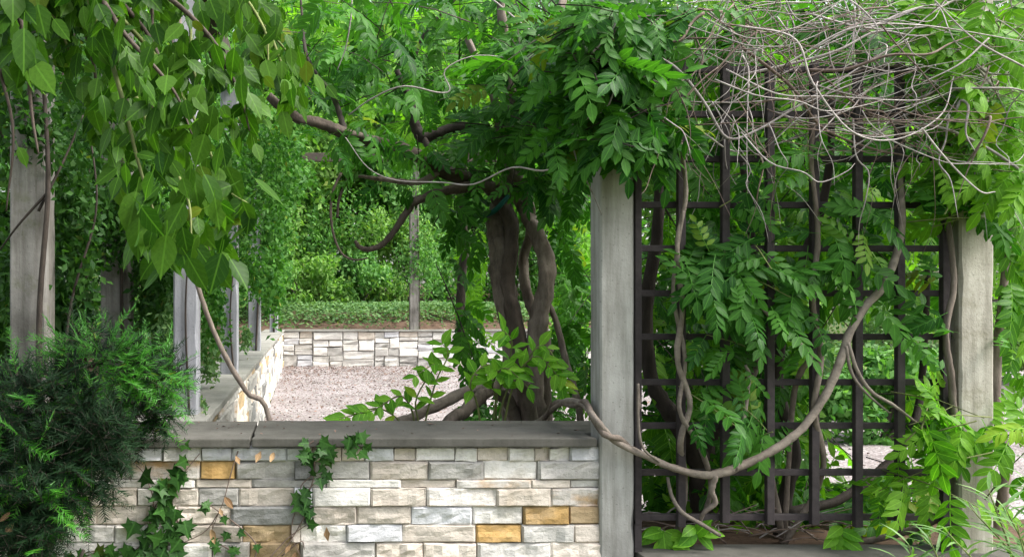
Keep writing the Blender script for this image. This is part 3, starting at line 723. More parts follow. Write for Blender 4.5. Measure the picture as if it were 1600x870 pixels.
# teal tie round the twin trunks
V, Fc = tube(A([(757, 338, 4.99), (772, 330, 4.90), (786, 316, 4.88), (800, 300, 4.94), (806, 292, 5.0)]), [.010, .014, .014, .012, .008], n=14, sides=6)
part('tie_band', raw_mesh('tie_band', [v - base for v in V], Fc, M['tie'], True), wi, label='teal tie round the twisted trunk')
center = [(840, 130, 100, 100, 4.1, 5.0, 40), (650, 100, 150, 60, 4.6, 6.4, 17), (500, 80, 120, 70, 4.3, 6.4, 20), (700, 10, 300, 40, 4.1, 6.5, 22),
          (915, 80, 80, 90, 3.9, 5.0, 28), (885, 330, 40, 100, 5.2, 6.4, 30), (712, 345, 24, 60, 4.6, 5.4, 9), (600, 295, 50, 14, 4.5, 5.0, 8), (560, 205, 90, 26, 4.4, 4.9, 10), (690, 240, 50, 26, 4.5, 5.0, 7),
          (900, 520, 36, 110, 5.4, 6.4, 26), (730, 480, 20, 40, 5.2, 5.6, 5), (840, 250, 60, 40, 4.4, 5.6, 12), (640, 225, 60, 30, 5.2, 6.2, 6), (740, 210, 40, 30, 4.5, 5.5, 6), (790, 630, 90, 20, 5.5, 6.0, 8)]
stm, P, D, Nn, S = shoots(center, leaf=(.14, .23))
shoot_stems('shoot_stems', stm, .0035, M['bark_dark'], wi, base)
spread_leaves('foliage', T_COMP, T_COMP_LO + T_COMP[:2], M['leaf_wist'], P, D, Nn, S, wi, base, 300)
# upper layer of the same canopy, farther back; sunlight put into the leaf colour
stm, P, D, Nn, S = shoots([(620, 60, 220, 90, 6.8, 9.5, 60), (600, 170, 120, 50, 6.8, 9.5, 18), (880, 200, 90, 160, 6.5, 8.5, 40), (870, 420, 60, 140, 6.6, 8.0, 30), (760, 440, 60, 90, 6.8, 8.5, 16)], leaf=(.19, .28), length=(.5, 1.0))
bs = [batch(T_COMP_LO[k], P[k::5], D[k::5], Nn[k::5], S[k::5]) for k in range(5)]
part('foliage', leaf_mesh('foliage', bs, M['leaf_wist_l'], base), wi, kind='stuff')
shoot_stems('shoot_stems', stm, .004, M['bark_dark'], wi, base)

# bright young shoots rising behind the coping
base = Vector((.78, 4.35, 0))
sh = thing('wisteria_shoots', base, 'bright green young leafy shoots rising just behind the coping at the trunk foot', 'plant')
sp_pts = [[(640, 900, 4.4), (640, 700, 4.35), (600, 640, 4.28), (545, 650, 4.2), (530, 655, 4.15)], [(640, 900, 4.4), (650, 690, 4.35), (630, 620, 4.3), (585, 640, 4.25), (560, 646, 4.2)],
          [(640, 900, 4.4), (660, 690, 4.35), (680, 600, 4.3), (700, 555, 4.3), (690, 535, 4.3)], [(640, 900, 4.4), (655, 690, 4.35), (650, 625, 4.3), (680, 570, 4.28), (645, 590, 4.25)],
          [(760, 900, 4.4), (770, 660, 4.3), (790, 585, 4.2), (800, 535, 4.15), (785, 515, 4.1)], [(760, 900, 4.4), (790, 650, 4.3), (820, 570, 4.2), (850, 540, 4.15), (885, 590, 4.1)],
          [(760, 900, 4.4), (780, 650, 4.25), (830, 560, 4.15), (865, 580, 4.1), (885, 612, 4.1)], [(760, 900, 4.4), (775, 650, 4.3), (770, 600, 4.2), (790, 575, 4.12), (830, 610, 4.1)],
          [(760, 900, 4.4), (750, 660, 4.3), (735, 600, 4.2), (760, 570, 4.2), (790, 590, 4.12)]]
P = []; D = []; Nn = []; S = []; OW = []
for pts in sp_pts:
    A_ = A(pts); cv = catmull(A_, 34); own_ = stem('shoot', A_, [.006, .005, .004, .003, .0015], sh, base, M['shoot'], n=24, sides=5)
    for i in range(14, 34, 3):
        for s in (-1, 1):
            t = (cv[min(i + 1, 33)] - cv[i - 1]).normalized()
            lat = t.cross(Vector((0, -.7, .6))).normalized() * s
            d = lat * random.uniform(.5, 1) + t * .6 + Vector((random.uniform(-.3, .3), random.uniform(-.4, .1), random.uniform(-.4, .15)))
            OW.append(own_); P.append(cv[i]); D.append(d); Nn.append(Vector((random.uniform(-.5, .5), -.7, .75 + random.uniform(-.3, .3)))); S.append(random.uniform(.06, .092))
P = np.array(P); D = np.array(D); Nn = np.array(Nn); S = np.array(S)
TL = [blade([(0, 0), (.06, .07), (.22, .20), (.45, .255), (.7, .19), (.9, .07), (1, 0)], random.uniform(.1, .3), random.uniform(.05, .35), .08) for _ in range(5)]
spread_leaves('foliage', TL, TL, M['leaf_young'], P, D, Nn, S, sh, base, 300, owners=OW)

# trellis wisteria: trunks behind, woody vine slung across the front
base = Vector((1.75, 3.9, .35))
tv = thing('wisteria_vine', base, 'wisteria climbing the dark trellis, dense compound leaves woven through the bars', 'vine')
tstems = [
 ([(1085, 860, 4.0), (1095, 800, 3.95), (1090, 720, 3.9), (1060, 660, 3.85), (1020, 600, 3.85), (1010, 480, 3.85), (1030, 330, 3.8), (1020, 160, 3.75)], [.05, .045, .042, .038, .03, .026, .022, .018], 'bark_dark'),
 ([(1095, 760, 3.92), (1110, 690, 3.9), (1140, 640, 3.85), (1170, 560, 3.8), (1180, 430, 3.75), (1160, 250, 3.7)], [.03, .026, .022, .018, .016, .012], 'bark_dark'),
 ([(1225, 865, 3.85), (1225, 790, 3.82), (1240, 700, 3.8), (1215, 600, 3.8), (1230, 480, 3.75), (1290, 300, 3.7), (1300, 150, 3.65)], [.035, .03, .026, .022, .018, .015, .012], 'bark_dark'),
 ([(1230, 800, 3.8), (1310, 780, 3.85), (1380, 730, 3.9), (1420, 680, 3.95), (1440, 600, 4.0), (1450, 420, 3.9)], [.02, .018, .017, .016, .014, .01], 'bark_dark'),
 ([(1055, 860, 3.7), (1070, 760, 3.60), (1063, 690, 3.5), (1078, 630, 3.49), (1058, 560, 3.485), (1066, 480, 3.49), (1058, 380, 3.485), (1072, 300, 3.49), (1060, 200, 3.5)], [.012, .012, .011, .011, .01, .01, .009, .008, .007], 'bark_pale'),
 ([(1080, 850, 3.7), (1110, 770, 3.6), (1095, 700, 3.5), (1062, 640, 3.48), (1070, 560, 3.49), (1052, 450, 3.49), (1068, 330, 3.48)], [.01, .009, .009, .0085, .008, .007, .006], 'bark_pale'),
 ([(1225, 850, 3.7), (1285, 740, 3.6), (1272, 640, 3.495), (1283, 560, 3.49), (1270, 470, 3.49), (1278, 370, 3.49), (1268, 250, 3.5), (1274, 180, 3.5)], [.011, .01, .01, .01, .009, .009, .007, .006], 'bark'),
 ([(1225, 850, 3.75), (1200, 730, 3.62), (1160, 640, 3.60), (1185, 560, 3.6), (1200, 430, 3.6), (1210, 320, 3.6)], [.013, .012, .011, .010, .008, .006], 'bark'),
 ([(1225, 860, 3.75), (1240, 620, 3.6), (1265, 555, 3.48), (1225, 520, 3.48), (1190, 480, 3.48)], [.01, .010, .010, .009, .006], 'bark'),
 ([(1230, 870, 3.8), (1480, 800, 3.62), (1488, 620, 3.50), (1478, 520, 3.49), (1490, 440, 3.49), (1480, 330, 3.5), (1470, 200, 3.5)], [.012, .012, .012, .011, .010, .009, .007], 'bark')]
for i, (pts, rad, mt) in enumerate(tstems):
    stem('stem', A(pts), rad, tv, base, M[mt], n=50, sides=9, ridge=.1, twist=14, rough=.3, seed=i)
front = [(1110, 420, 40, 45, 3.42, 3.50, 13), (1150, 465, 50, 50, 3.42, 3.50, 15), (1200, 410, 40, 40, 3.42, 3.5, 8), (1160, 540, 40, 25, 3.43, 3.5, 6), (1360, 320, 30, 25, 3.4, 3.48, 2), (1320, 330, 55, 35, 3.40, 3.48, 7), (1375, 370, 25, 20, 3.40, 3.48, 3), (1170, 610, 30, 50, 3.44, 3.52, 8), (1200, 690, 26, 30, 3.44, 3.5, 4), (1240, 600, 26, 40, 3.6, 3.75, 6), (1490, 510, 18, 80, 3.38, 3.46, 8),
         (1330, 500, 22, 30, 3.42, 3.5, 4), (1100, 300, 50, 30, 3.42, 3.52, 3), (1040, 180, 30, 40, 3.45, 3.52, 3), (1230, 240, 50, 30, 3.42, 3.5, 2), (1420, 270, 30, 30, 3.4, 3.5, 2), (1500, 320, 25, 35, 3.38, 3.46, 4), (1090, 620, 24, 20, 3.44, 3.5, 3), (1450, 470, 22, 40, 3.40, 3.48, 4), (1390, 560, 14, 20, 3.42, 3.5, 1), (1250, 480, 30, 40, 3.43, 3.5, 3), (1300, 420, 40, 24, 3.42, 3.5, 3)]
BARS = CLEAR + [(x - 11, 130, x + 11, 840, .45) for x in TX] + [(1000, y - 9, 1500, y + 9, .6) for y in TY if y > 300] + [(1000, 150, 1052, 840, .15), (1240, 560, 1420, 840, .3), (1000, 720, 1300, 840, .3)]
stm, P, D, Nn, S = shoots(front, clear=BARS, leaf=(.135, .20), bias=(0, -.85, .5), jitter=.32, length=(.14, .28), spacing=.07, hang=.4, fall=-.08)
shoot_stems('shoot_stems', stm, .003, M['shoot'], tv, base)
nf = len(P)
back = [(1240, 330, 220, 170, 3.95, 4.9, 46), (1100, 560, 75, 150, 3.95, 4.9, 34), (1230, 640, 80, 130, 3.95, 4.9, 17), (1400, 230, 150, 110, 3.9, 4.8, 18), (1085, 730, 70, 60, 4.2, 5.4, 26), (1210, 760, 60, 50, 4.3, 5.6, 20), (1060, 480, 60, 160, 4.8, 5.8, 34), (1200, 560, 70, 140, 4.8, 5.8, 24), (1455, 640, 30, 130, 3.9, 4.7, 12), (1330, 775, 90, 30, 4.0, 4.8, 12), (1180, 815, 110, 16, 3.85, 4.3, 10), (1370, 810, 70, 18, 3.8, 4.2, 9),
        (1380, 430, 70, 20, 3.95, 4.7, 5), (1130, 90, 120, 90, 3.9, 4.9, 18), (1330, 60, 260, 60, 3.9, 5, 24)]
stm, P2, D2, N2, S2 = shoots(back, leaf=(.16, .25), bias=(0, -.5, .75), jitter=.45)
shoot_stems('shoot_stems', stm, .0035, M['bark_dark'], tv, base)
sun_toned = rng.random(len(P2)) < .5  # random half of the back leaves take the lighter, sun-toned colour
part('foliage', leaf_mesh('foliage', [batch(T_COMP_LO[k], P2[sun_toned][k::5], D2[sun_toned][k::5], N2[sun_toned][k::5], S2[sun_toned][k::5]) for k in range(5)], M['leaf_wist_l'], base), tv, kind='stuff', label='lighter leaves behind the bars')
P = np.vstack([P, P2[~sun_toned]]); D = np.vstack([D, D2[~sun_toned]]); Nn = np.vstack([Nn, N2[~sun_toned]]); S = np.concatenate([S, S2[~sun_toned]])
spread_leaves('foliage', T_COMP, T_COMP_LO + T_COMP[:2], M['leaf_wist'], P, D, Nn, S, tv, base, 300)

base = Vector((1.3, 4.4, 0))
rope = thing('woody_vine', base, 'thick pale woody vine twisted like rope, slung across the pillar and trellis', 'vine')
rp = [(800, 905, 4.5), (815, 700, 4.45), (850, 652, 4.35), (880, 628, 3.95), (908, 630, 3.66), (932, 656, 3.475), (960, 688, 3.465), (1000, 708, 3.47), (1050, 730, 3.46), (1100, 742, 3.46), (1140, 735, 3.46), (1200, 707, 3.46), (1250, 672, 3.46), (1285, 625, 3.465), (1312, 565, 3.47), (1328, 520, 3.47), (1350, 480, 3.48), (1378, 450, 3.48), (1400, 400, 3.48), (1410, 340, 3.48), (1405, 250, 3.49)]
stem('vine_stem', A(rp), [.014, .013, .0125, .012, .012, .012, .012, .012, .012, .0135, .0155, .015, .0145, .0145, .0145, .0145, .015, .014, .013, .011, .009], rope, base, M['bark_pale'], n=120, sides=10, ridge=.06, twist=20, rough=.25)
cv = catmull(A(rp[2:11]), 90)
tw = []
for i, p in enumerate(cv):
    a = i * .30 if i < 52 else 52 * .30
    rr = .0185
    tw.append(p + Vector((0, -.022, 0)) * 0 + Vector((0, math.cos(a) * -rr, math.sin(a) * rr)))
V, Fc = tube(tw, [.0115] * 5 + [.0115, .009], sides=8, smoothpath=False, rough=.2)
part('vine_stem', raw_mesh('vine_stem', [v - base for v in V], Fc, M['bark'], True), rope)
for i, (pts, rad) in enumerate([
    ([(1118, 742, 3.455), (1112, 765, 3.46), (1117, 785, 3.47), (1100, 800, 3.48), (1094, 815, 3.5)], [.012, .011, .010, .008, .006]),
    ([(1043, 745, 3.49), (1050, 775, 3.48), (1066, 800, 3.47), (1095, 818, 3.47), (1125, 836, 3.48)], [.006, .007, .008, .008, .007]),
    ([(1325, 535, 3.46), (1340, 580, 3.45), (1362, 612, 3.45), (1395, 632, 3.44), (1432, 660, 3.43)], [.007, .007, .007, .006, .004]),
    ([(1322, 540, 3.46), (1330, 580, 3.455), (1350, 610, 3.45), (1390, 645, 3.45)], [.006, .006, .005, .003]),
    ([(1150, 735, 3.45), (1170, 600, 3.5), (1165, 570, 3.5)], [.008, .007, .005]),
    ([(1000, 640, 3.46), (997, 600, 3.46), (1001, 690, 3.45), (1030, 722, 3.45)], [.004, .005, .005, .004])]):
    stem('side_stem', A(pts), rad, rope, base, M['bark_pale'], n=26, sides=7, rough=.2, seed=i)

# leafy wisteria over the near pillar top
base = Vector((1.15, 3.5, PT))
pv = thing('wisteria_spray', base, 'dark green wisteria spray hanging over the top of the front pillar', 'vine')
stm, P, D, Nn, S = shoots([(965, 150, 45, 70, 3.28, 3.5, 26), (930, 60, 60, 60, 3.25, 3.5, 20), (1000, 215, 18, 20, 3.34, 3.46, 3), (985, 30, 60, 40, 3.3, 3.7, 14), (945, 205, 22, 24, 3.3, 3.48, 5)], leaf=(.14, .21), bias=(0, -.75, .55), length=(.2, .4))
stem('stem', [Vector((1.15, 3.56, PT + .05)), at(960, 40, 3.47), at(950, 130, 3.45), at(960, 210, 3.47)], [.014, .012, .009, .004], pv, base, M['bark'], n=20, sides=7)
shoot_stems('shoot_stems', stm, .003, M['bark_dark'], pv, base)
spread_leaves('foliage', T_COMP, T_COMP, M['leaf_wist'], P, D, Nn, S, pv, base, 220)

# brighter wisteria growing past the end pillar
base = Vector((2.75, 3.9, .2))
ev = thing('wisteria_vine', base, 'brighter green wisteria spilling past the stained end pillar', 'vine')
stem('stem', [Vector((2.75, 3.95, .02)), at(1570, 760, 3.8), at(1555, 600, 3.8), at(1575, 350, 3.8), at(1560, 100, 3.8)], [.022, .02, .018, .014, .01], ev, base, M['bark'], n=30, sides=8, rough=.3)
stm, P, D, Nn, S = shoots([(1460, 650, 36, 36, 3.34, 3.44, 5), (1580, 680, 18, 36, 3.30, 3.45, 3), (1590, 400, 30, 110, 3.7, 4.6, 16), (1585, 250, 40, 70, 3.5, 4.4, 14), (1530, 250, 35, 50, 3.34, 3.45, 9), (1520, 130, 40, 50, 3.3, 3.46, 10), (1520, 20, 50, 40, 3.3, 3.46, 9), (1440, 630, 20, 20, 3.36, 3.45, 2), (1470, 750, 20, 36, 3.36, 3.46, 3), (1600, 560, 20, 50, 3.8, 4.8, 6), (1570, 110, 50, 70, 3.6, 4.6, 10)], clear=CLEAR + [(1505, 360, 1556, 640, .12), (1510, 740, 1556, 870, .2)],
                          leaf=(.15, .215), bias=(0, -.8, .5), jitter=.32, length=(.2, .4))
shoot_stems('shoot_stems', stm, .003, M['shoot'], ev, base)
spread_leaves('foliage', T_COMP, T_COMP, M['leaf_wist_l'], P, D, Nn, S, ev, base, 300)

# small leafy sprigs at the trellis foot
for (px, py, Y, n, lab) in ((1030, 842, 3.62, 9, 'small upright leafy sprig at the trellis foot beside the pillar'), (1080, 845, 3.60, 6, 'low leafy sprig between the trellis foot and dry twigs'), (1303, 838, 3.60, 6, 'pale green drooping sprig at the trellis foot below the cross bars')):
    base = at(px, py, Y); base.z = .35
    s_ = thing('leafy_sprig', base, lab, 'plant', 'sprigs at the trellis foot')
    stem('shoot', [base, base + Vector((.0, -.02, .05)), base + Vector((.005, -.04, .10))], [.004, .003, .002], s_, base, M['shoot'], n=8, sides=5)
    P = [base + Vector((random.uniform(-.01, .01), -.04, random.uniform(.06, .11))) for _ in range(n)]
    D = [Vector((random.uniform(-1, 1), random.uniform(-.5, -.1), random.uniform(-.9, .2))) for _ in range(n)]
    Nn = [Vector((random.uniform(-.4, .4), -.8, .6)) for _ in range(n)]
    leaf_objects('leaf', leaf_obj_meshes('leaf', TL, M['leaf_young']), np.array(P), np.array(D), np.array(Nn), [random.uniform(.08, .115) for _ in range(n)], s_, base)

# ------------------------------------------------------------------ bare stem tangle over the trellis
base = Vector((2.0, 3.52, at(0, 100, 3.52).z))
tg = thing('bare_vine_tangle', base, 'tangle of bare pale grey twining stems heaped over the trellis top', 'vine')
def arc(p, q, sag, dy, wob):
    out = []
    for i in range(6):
        t = i / 5; v = p.lerp(q, t); v = v + Vector((rng.normal() * wob, dy * math.sin(math.pi * t) + rng.normal() * wob * .6, -sag * math.sin(math.pi * t) + rng.normal() * wob)); out.append(v)
    return out
k = 0
while k < 290:
    if k < 120:   # long sprays fanning out towards the right
        x0 = rng.uniform(1060, 1480); L = rng.uniform(140, 420); x1 = x0 + L; y0 = rng.uniform(-10, 230); y1 = y0 * .6 + rng.normal(20, 95); sag = rng.uniform(-.14, .16)
    elif k < 185:  # steep curls above the left half of the trellis
        x0 = rng.normal(1170, 45) if k % 3 else rng.uniform(1050, 1600); x1 = x0 + rng.normal(0, 90); y0 = rng.uniform(-30, 90); y1 = y0 + rng.uniform(60, 170); sag = rng.uniform(-.1, .1)
    elif k < 235:  # crossing stems at the right
        x0 = rng.uniform(1280, 1620); x1 = x0 + rng.normal(0, 160); y0 = rng.uniform(-30, 160); y1 = y0 + rng.uniform(30, 180); sag = rng.uniform(-.1, .1)
    else:        # dangling ends
        x0 = rng.uniform(1030, 1590); x1 = x0 + rng.normal(10, 45); y0 = rng.uniform(120, 220); y1 = y0 + rng.uniform(60, 220); sag = rng.uniform(-.05, .05)
    x0, x1 = min(max(x0, 1005), 1640), min(max(x1, 1005), 1640)
    if abs(x1 - x0) < 2: x1 = x0 + 60
    y0 = max(-40, y0); y1 = min(max(-40, y1), 440 if k >= 235 else 250)
    Y = rng.uniform(3.22, 3.62)
    p, q = at(x0, y0, Y), at(x1, y1, Y + rng.uniform(-.15, .15))
    r = rng.choice((.0015, .0019, .0024, .0032, .005), p=(.40, .33, .17, .07, .03))
    ac = arc(p, q, sag, rng.uniform(-.15, .1), .013); V, Fc = tube(ac, [r * 1.25, r, r * .8, r * .3], n=22, sides=5); b_ = MB(); b_.add(V, Fc)
    if rng.random() < .5:   # a side shoot
        c0 = ac[rng.integers(2, 4)]; d0 = (ac[4] - ac[2]).normalized() + Vector(unit(1)[0]) * .7; L0 = rng.uniform(.08, .22)
        b_.add(*tube([c0, c0 + d0 * L0 * .5 + Vector(unit(1)[0]) * .01, c0 + d0 * L0 + Vector((0, 0, -.02))], [r * .75, r * .5, r * .2], n=8, sides=4))
    part('bare_stem', b_.mesh('bare_stem', M['twig' if rng.random() < .55 else 'twig_brown'], base, smooth=True), tg)
    k += 1
for pts, r in (([(1020, 85, 3.35), (1060, 110, 3.3), (1100, 160, 3.3), (1135, 215, 3.3), (1180, 205, 3.3), (1240, 170, 3.3), (1320, 120, 3.3), (1420, 60, 3.3)], .0052),
               ([(1600, 270, 3.3), (1540, 230, 3.3), (1470, 200, 3.3), (1380, 190, 3.35), (1280, 195, 3.4), (1210, 175, 3.4)], .0048),
               ([(1150, 40, 3.25), (1240, 60, 3.2), (1270, 130, 3.2), (1330, 205, 3.2), (1400, 218, 3.2), (1470, 180, 3.2), (1490, 120, 3.25)], .0034),
               ([(1600, 105, 3.2), (1520, 60, 3.2), (1450, -10, 3.2)], .0034), ([(1440, 200, 3.2), (1480, 250, 3.2), (1530, 298, 3.2), (1555, 300, 3.2)], .0032),
               ([(1545, 60, 3.2), (1500, 100, 3.2), (1440, 130, 3.22)], .003), ([(1230, 100, 3.25), (1330, 45, 3.2), (1440, 40, 3.2), (1600, 65, 3.2)], .0032)):
    stem('bare_stem', A(pts), [r, r, r * .8, r * .5], tg, base, M['twig'], n=40, sides=6)
# dry broken stems heaped behind the foot of the trellis
base = Vector((1.75, 3.75, .355))
dt = thing('dry_twig_heap', base, 'heap of dry brown broken twigs at the foot of the trellis', 'twigs')
for _ in range(46):
    p = Vector((rng.uniform(1.38, 2.05), rng.uniform(3.62, 3.95), rng.uniform(.355, .42))); a = rng.uniform(0, 6.28); L = rng.uniform(.1, .32)
    d = Vector((math.cos(a), math.sin(a) * .5, rng.uniform(-.1, .75) * rng.random())); r = rng.uniform(.002, .0042)
    stem('twig', [p, p + d * L * .5 + Vector((0, 0, .02)), p + d * L], [r, r, r * .6], dt, base, M['twig_brown' if rng.random() < .6 else 'twig'], n=6, sides=4)

# ------------------------------------------------------------------ broad-leaved branches hanging in from the upper left
base = Vector((-1.45, 2.7, 0))
bl = thing('broadleaf_tree', base, 'overhanging branches with large drooping oval leaves at the upper left corner', 'tree')
top = Vector((-1.2, 2.75, 2.35))
stem('trunk', [base, base + Vector((.03, 0, .9)), base + Vector((.1, .03, 1.7)), top], [.075, .06, .05, .04], bl, base, M['bark'], n=30, sides=12, ridge=.08, rough=.3)
P = []; D = []; Nn = []; S = []; OW = []
brs = [[(90, -60, 2.6), (150, 30, 2.6), (190, 150, 2.55), (215, 250, 2.5), (240, 330, 2.48), (265, 395, 2.48)], [(120, -80, 2.7), (240, -20, 2.7), (330, 60, 2.7), (375, 150, 2.7), (390, 205, 2.7)],
       [(90, -60, 2.6), (170, 10, 2.9), (260, 110, 2.9), (320, 220, 2.85), (350, 290, 2.8), (390, 320, 2.78)], [(0, -80, 2.3), (20, -20, 2.3), (40, 80, 2.3), (50, 180, 2.3), (60, 240, 2.3)],
       [(120, -80, 2.9), (300, -60, 3.1), (400, 20, 3.1), (440, 100, 3.1), (460, 170, 3.1)], [(90, -60, 2.8), (130, 40, 2.9), (150, 130, 2.95), (140, 200, 2.95)],
       [(0, -80, 2.6), (60, -10, 2.8), (100, 60, 2.8), (120, 120, 2.8)], [(90, -60, 2.8), (220, 40, 3.1), (270, 150, 3.1), (290, 230, 3.05), (310, 330, 3.0), (330, 400, 2.95)],
       [(120, -80, 2.8), (280, 10, 2.8), (300, 100, 2.75), (330, 200, 2.7)], [(90, -60, 2.6), (200, 60, 2.5), (270, 140, 2.5), (300, 210, 2.5)], [(120, -80, 2.9), (350, -20, 3.2), (430, 60, 3.3), (480, 120, 3.3)],
       [(0, -80, 2.6), (-10, 60, 2.7), (20, 200, 2.7), (10, 330, 2.7)], [(90, -60, 2.7), (230, 190, 2.7), (290, 300, 2.6), (300, 380, 2.55)], [(90, -60, 2.7), (180, 60, 3.0), (200, 180, 3.0), (190, 260, 3.0)],
       [(120, -80, 2.8), (340, -30, 2.9), (410, 40, 2.9), (420, 110, 2.9)], [(90, -60, 2.7), (230, 0, 3.2), (230, 100, 3.2), (240, 180, 3.2)]]
for i, pts in enumerate(brs):
    pts3 = [top] + A(pts); cv = catmull(pts3, 60); r = .008
    own_ = stem('branch', pts3, [.022, .012, r, r * .7, r * .5, r * .3], bl, base, M['bark_mid' if i % 2 else 'shoot'], n=36, sides=6)
    for j in range(10, 60, 1):
        for _ in range(rng.choice((1, 2), p=(.45, .55))):
            d = np.array([rng.normal() * .55, rng.normal() * .35 - .1, -.85 + rng.normal() * .3])
            OW.append(own_); P.append(np.array(cv[j]) + rng.normal(size=3) * .04); D.append(d); Nn.append(np.array([rng.normal() * .55, -.8 + rng.normal() * .3, .35 + rng.normal() * .3])); S.append(rng.uniform(.045, .095))
P, D, Nn, S = map(np.array, (P, D, Nn, S))
S = S * np.where(proj(P)[1] > 260, 1.3, 1.0) * np.where(proj(P)[0] < 60, 1.25, 1.0)
px, py = proj(P); k = ~((px > 400) & (py > 200)) & ~((px < 120) & (px > 60) & (py > 90) & (rng.random(len(px)) < .4)) & ~((px < 125) & (py > 110) & (rng.random(len(px)) < .85))
spread_leaves('foliage', T_OVATE, T_OVATE, M['leaf_broad'], P[k], D[k], Nn[k], S[k], bl, base, 300, owners=[o for o, q in zip(OW, k) if q])

# slender stem slanting over the side wall corner
base = at(440, 905, 4.12); base.z = 0
sv = thing('woody_vine', base, 'single slender brown stem slanting down past the corner pillar to the coping', 'vine')
stem('vine_stem', [base] + A([(422, 660, 4.12), (385, 612, 4.1), (350, 552, 4.08), (325, 495, 4.06), (305, 432, 4.04), (292, 385, 4.03), (287, 330, 4.03), (292, 260, 4.05), (285, 150, 4.1), (280, 0, 4.2)]), [.012, .0115, .011, .011, .0105, .0105, .010, .010, .009, .008, .007], sv, base, M['bark'], n=50, sides=8, rough=.25)

# ------------------------------------------------------------------ creepers on the side pillars
def cloud(clumps, size, clear=None, aim=(0, -.4, .6), jit=.8, hang=.3):
    P = []
    for (cx, cy, rx, ry, y0, y1, n) in clumps:
        a = rng.uniform(0, 2 * math.pi, n); q = np.sqrt(rng.random(n)); Y = rng.uniform(y0, y1, n)
        px = cx + rx * np.clip(rng.normal(0, .55, n), -1.6, 1.6); py = cy + ry * np.clip(rng.normal(0, .55, n), -1.6, 1.5)
        # gather into sprigs for light and dark clumps
        g = max(1, n // 26); gi = rng.integers(0, g, n); gx = rng.integers(0, n, g)
        px = .35 * px + .65 * px[gx[gi]] + rng.normal(0, rx * .09, n); py = .35 * py + .65 * py[gx[gi]] + rng.normal(0, ry * .09, n); Y = .4 * Y + .6 * Y[gx[gi]]
        P.append(np.stack([(px - CX) / F * Y, Y, H - (py - CY) / F * Y], 1))
    P = np.concatenate(P)
    if clear: u, v = proj(P); P = P[keep(u, v, clear)]
    P = P[P[:, 2] > .02]
    n = len(P); D = rng.normal(size=(n, 3)) + np.array([0, -.2, -hang * 2]); Nn = np.array(aim) + rng.normal(size=(n, 3)) * jit
    return P, D, Nn, rng.uniform(size[0], size[1], n)
def creeper(base, label, clumps, size, mat, stems_, clear=None, name='creeper_vine'):
    t = thing(name, base, label, 'vine')
    for pts, r in stems_: stem('stem', A(pts), [r, r * .8, r * .5], t, base, M['bark_dark'], n=24, sides=6)
    P, D, Nn, S = cloud(clumps, size, clear)
    part('foliage', leaf_mesh('foliage', [batch(T_DIA, P, D, Nn, S)], M[mat], base), t, kind='stuff'); return t
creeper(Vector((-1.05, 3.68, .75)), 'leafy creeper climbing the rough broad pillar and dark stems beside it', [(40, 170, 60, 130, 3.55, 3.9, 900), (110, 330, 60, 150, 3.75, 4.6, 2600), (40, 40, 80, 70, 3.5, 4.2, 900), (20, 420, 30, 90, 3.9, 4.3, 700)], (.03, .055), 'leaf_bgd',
        [([(60, 690, 3.68), (62, 480, 3.66), (75, 300, 3.65), (70, 160, 3.66), (60, 0, 3.7)], .014), ([(90, 690, 3.9), (110, 480, 3.9), (150, 330, 3.9), (140, 200, 3.9)], .007), ([(60, 330, 3.66), (100, 250, 3.7), (130, 180, 3.7)], .006), ([(75, 300, 3.65), (30, 350, 3.66), (0, 390, 3.7)], .006)],
        [(14, 250, 74, 640, .12)])
creeper(Vector((-.98, 4.98, .68)), 'dark creeper smothering the shaded pillar behind the yew', [(180, 330, 70, 110, 4.5, 5.4, 2600), (240, 430, 50, 110, 4.7, 5.6, 2200), (150, 180, 90, 110, 4.4, 5.6, 1800), (240, 560, 40, 60, 4.6, 5.2, 1200)], (.03, .055), 'leaf_bgd', [([(200, 720, 4.98), (190, 430, 4.98), (205, 200, 4.98)], .012)], [(160, 425, 203, 560, .06), (272, 290, 314, 660, .08)])  # shadow behind the broad leaves is put into this dark leaf colour
creeper(Vector((-.54, 4.25, .78)), 'fine creeper trailing down the corner pillar of the side wall', [(330, 360, 45, 90, 4.3, 5.2, 1500), (300, 250, 60, 60, 4.2, 4.9, 900), (330, 480, 22, 90, 4.5, 5.5, 700), (350, 250, 60, 90, 4.6, 6, 1500)], (.025, .045), 'leaf_creeper', [([(296, 650, 4.26), (290, 480, 4.26), (300, 330, 4.25)], .006)], [(276, 360, 310, 660, .10)])
creeper(Vector((-.55, 6.87, .78)), 'fine leaved creeper hanging over the second side pillar', [(375, 330, 50, 110, 6.6, 7.8, 2600), (400, 250, 60, 80, 6.6, 8, 2000), (400, 430, 26, 50, 7, 8, 700)], (.03, .055), 'leaf_creeper', [([(365, 583, 6.87), (360, 480, 6.87), (375, 330, 6.87)], .008)], [(345, 470, 373, 600, .1)])
creeper(Vector((-.55, 10.49, .78)), 'soft green creeper curtain on the third side pillar', [(420, 320, 40, 130, 10.2, 12, 3000), (425, 430, 22, 80, 10.3, 12, 1300), (440, 250, 50, 70, 10, 13, 1800)], (.05, .10), 'leaf_creeper', [([(400, 547, 10.49), (405, 430, 10.49), (410, 300, 10.49)], .012)], [(385, 490, 412, 555, .2)])
creeper(Vector((-.58, 18.38, .78)), 'light green creeper wrapped round the last side pillar', [(430, 400, 18, 90, 18.2, 18.7, 1500), (436, 300, 26, 80, 17.9, 18.7, 1400)], (.06, .10), 'leaf_bg', [([(428, 519, 18.38), (430, 430, 18.38), (432, 330, 18.38)], .02)], None)
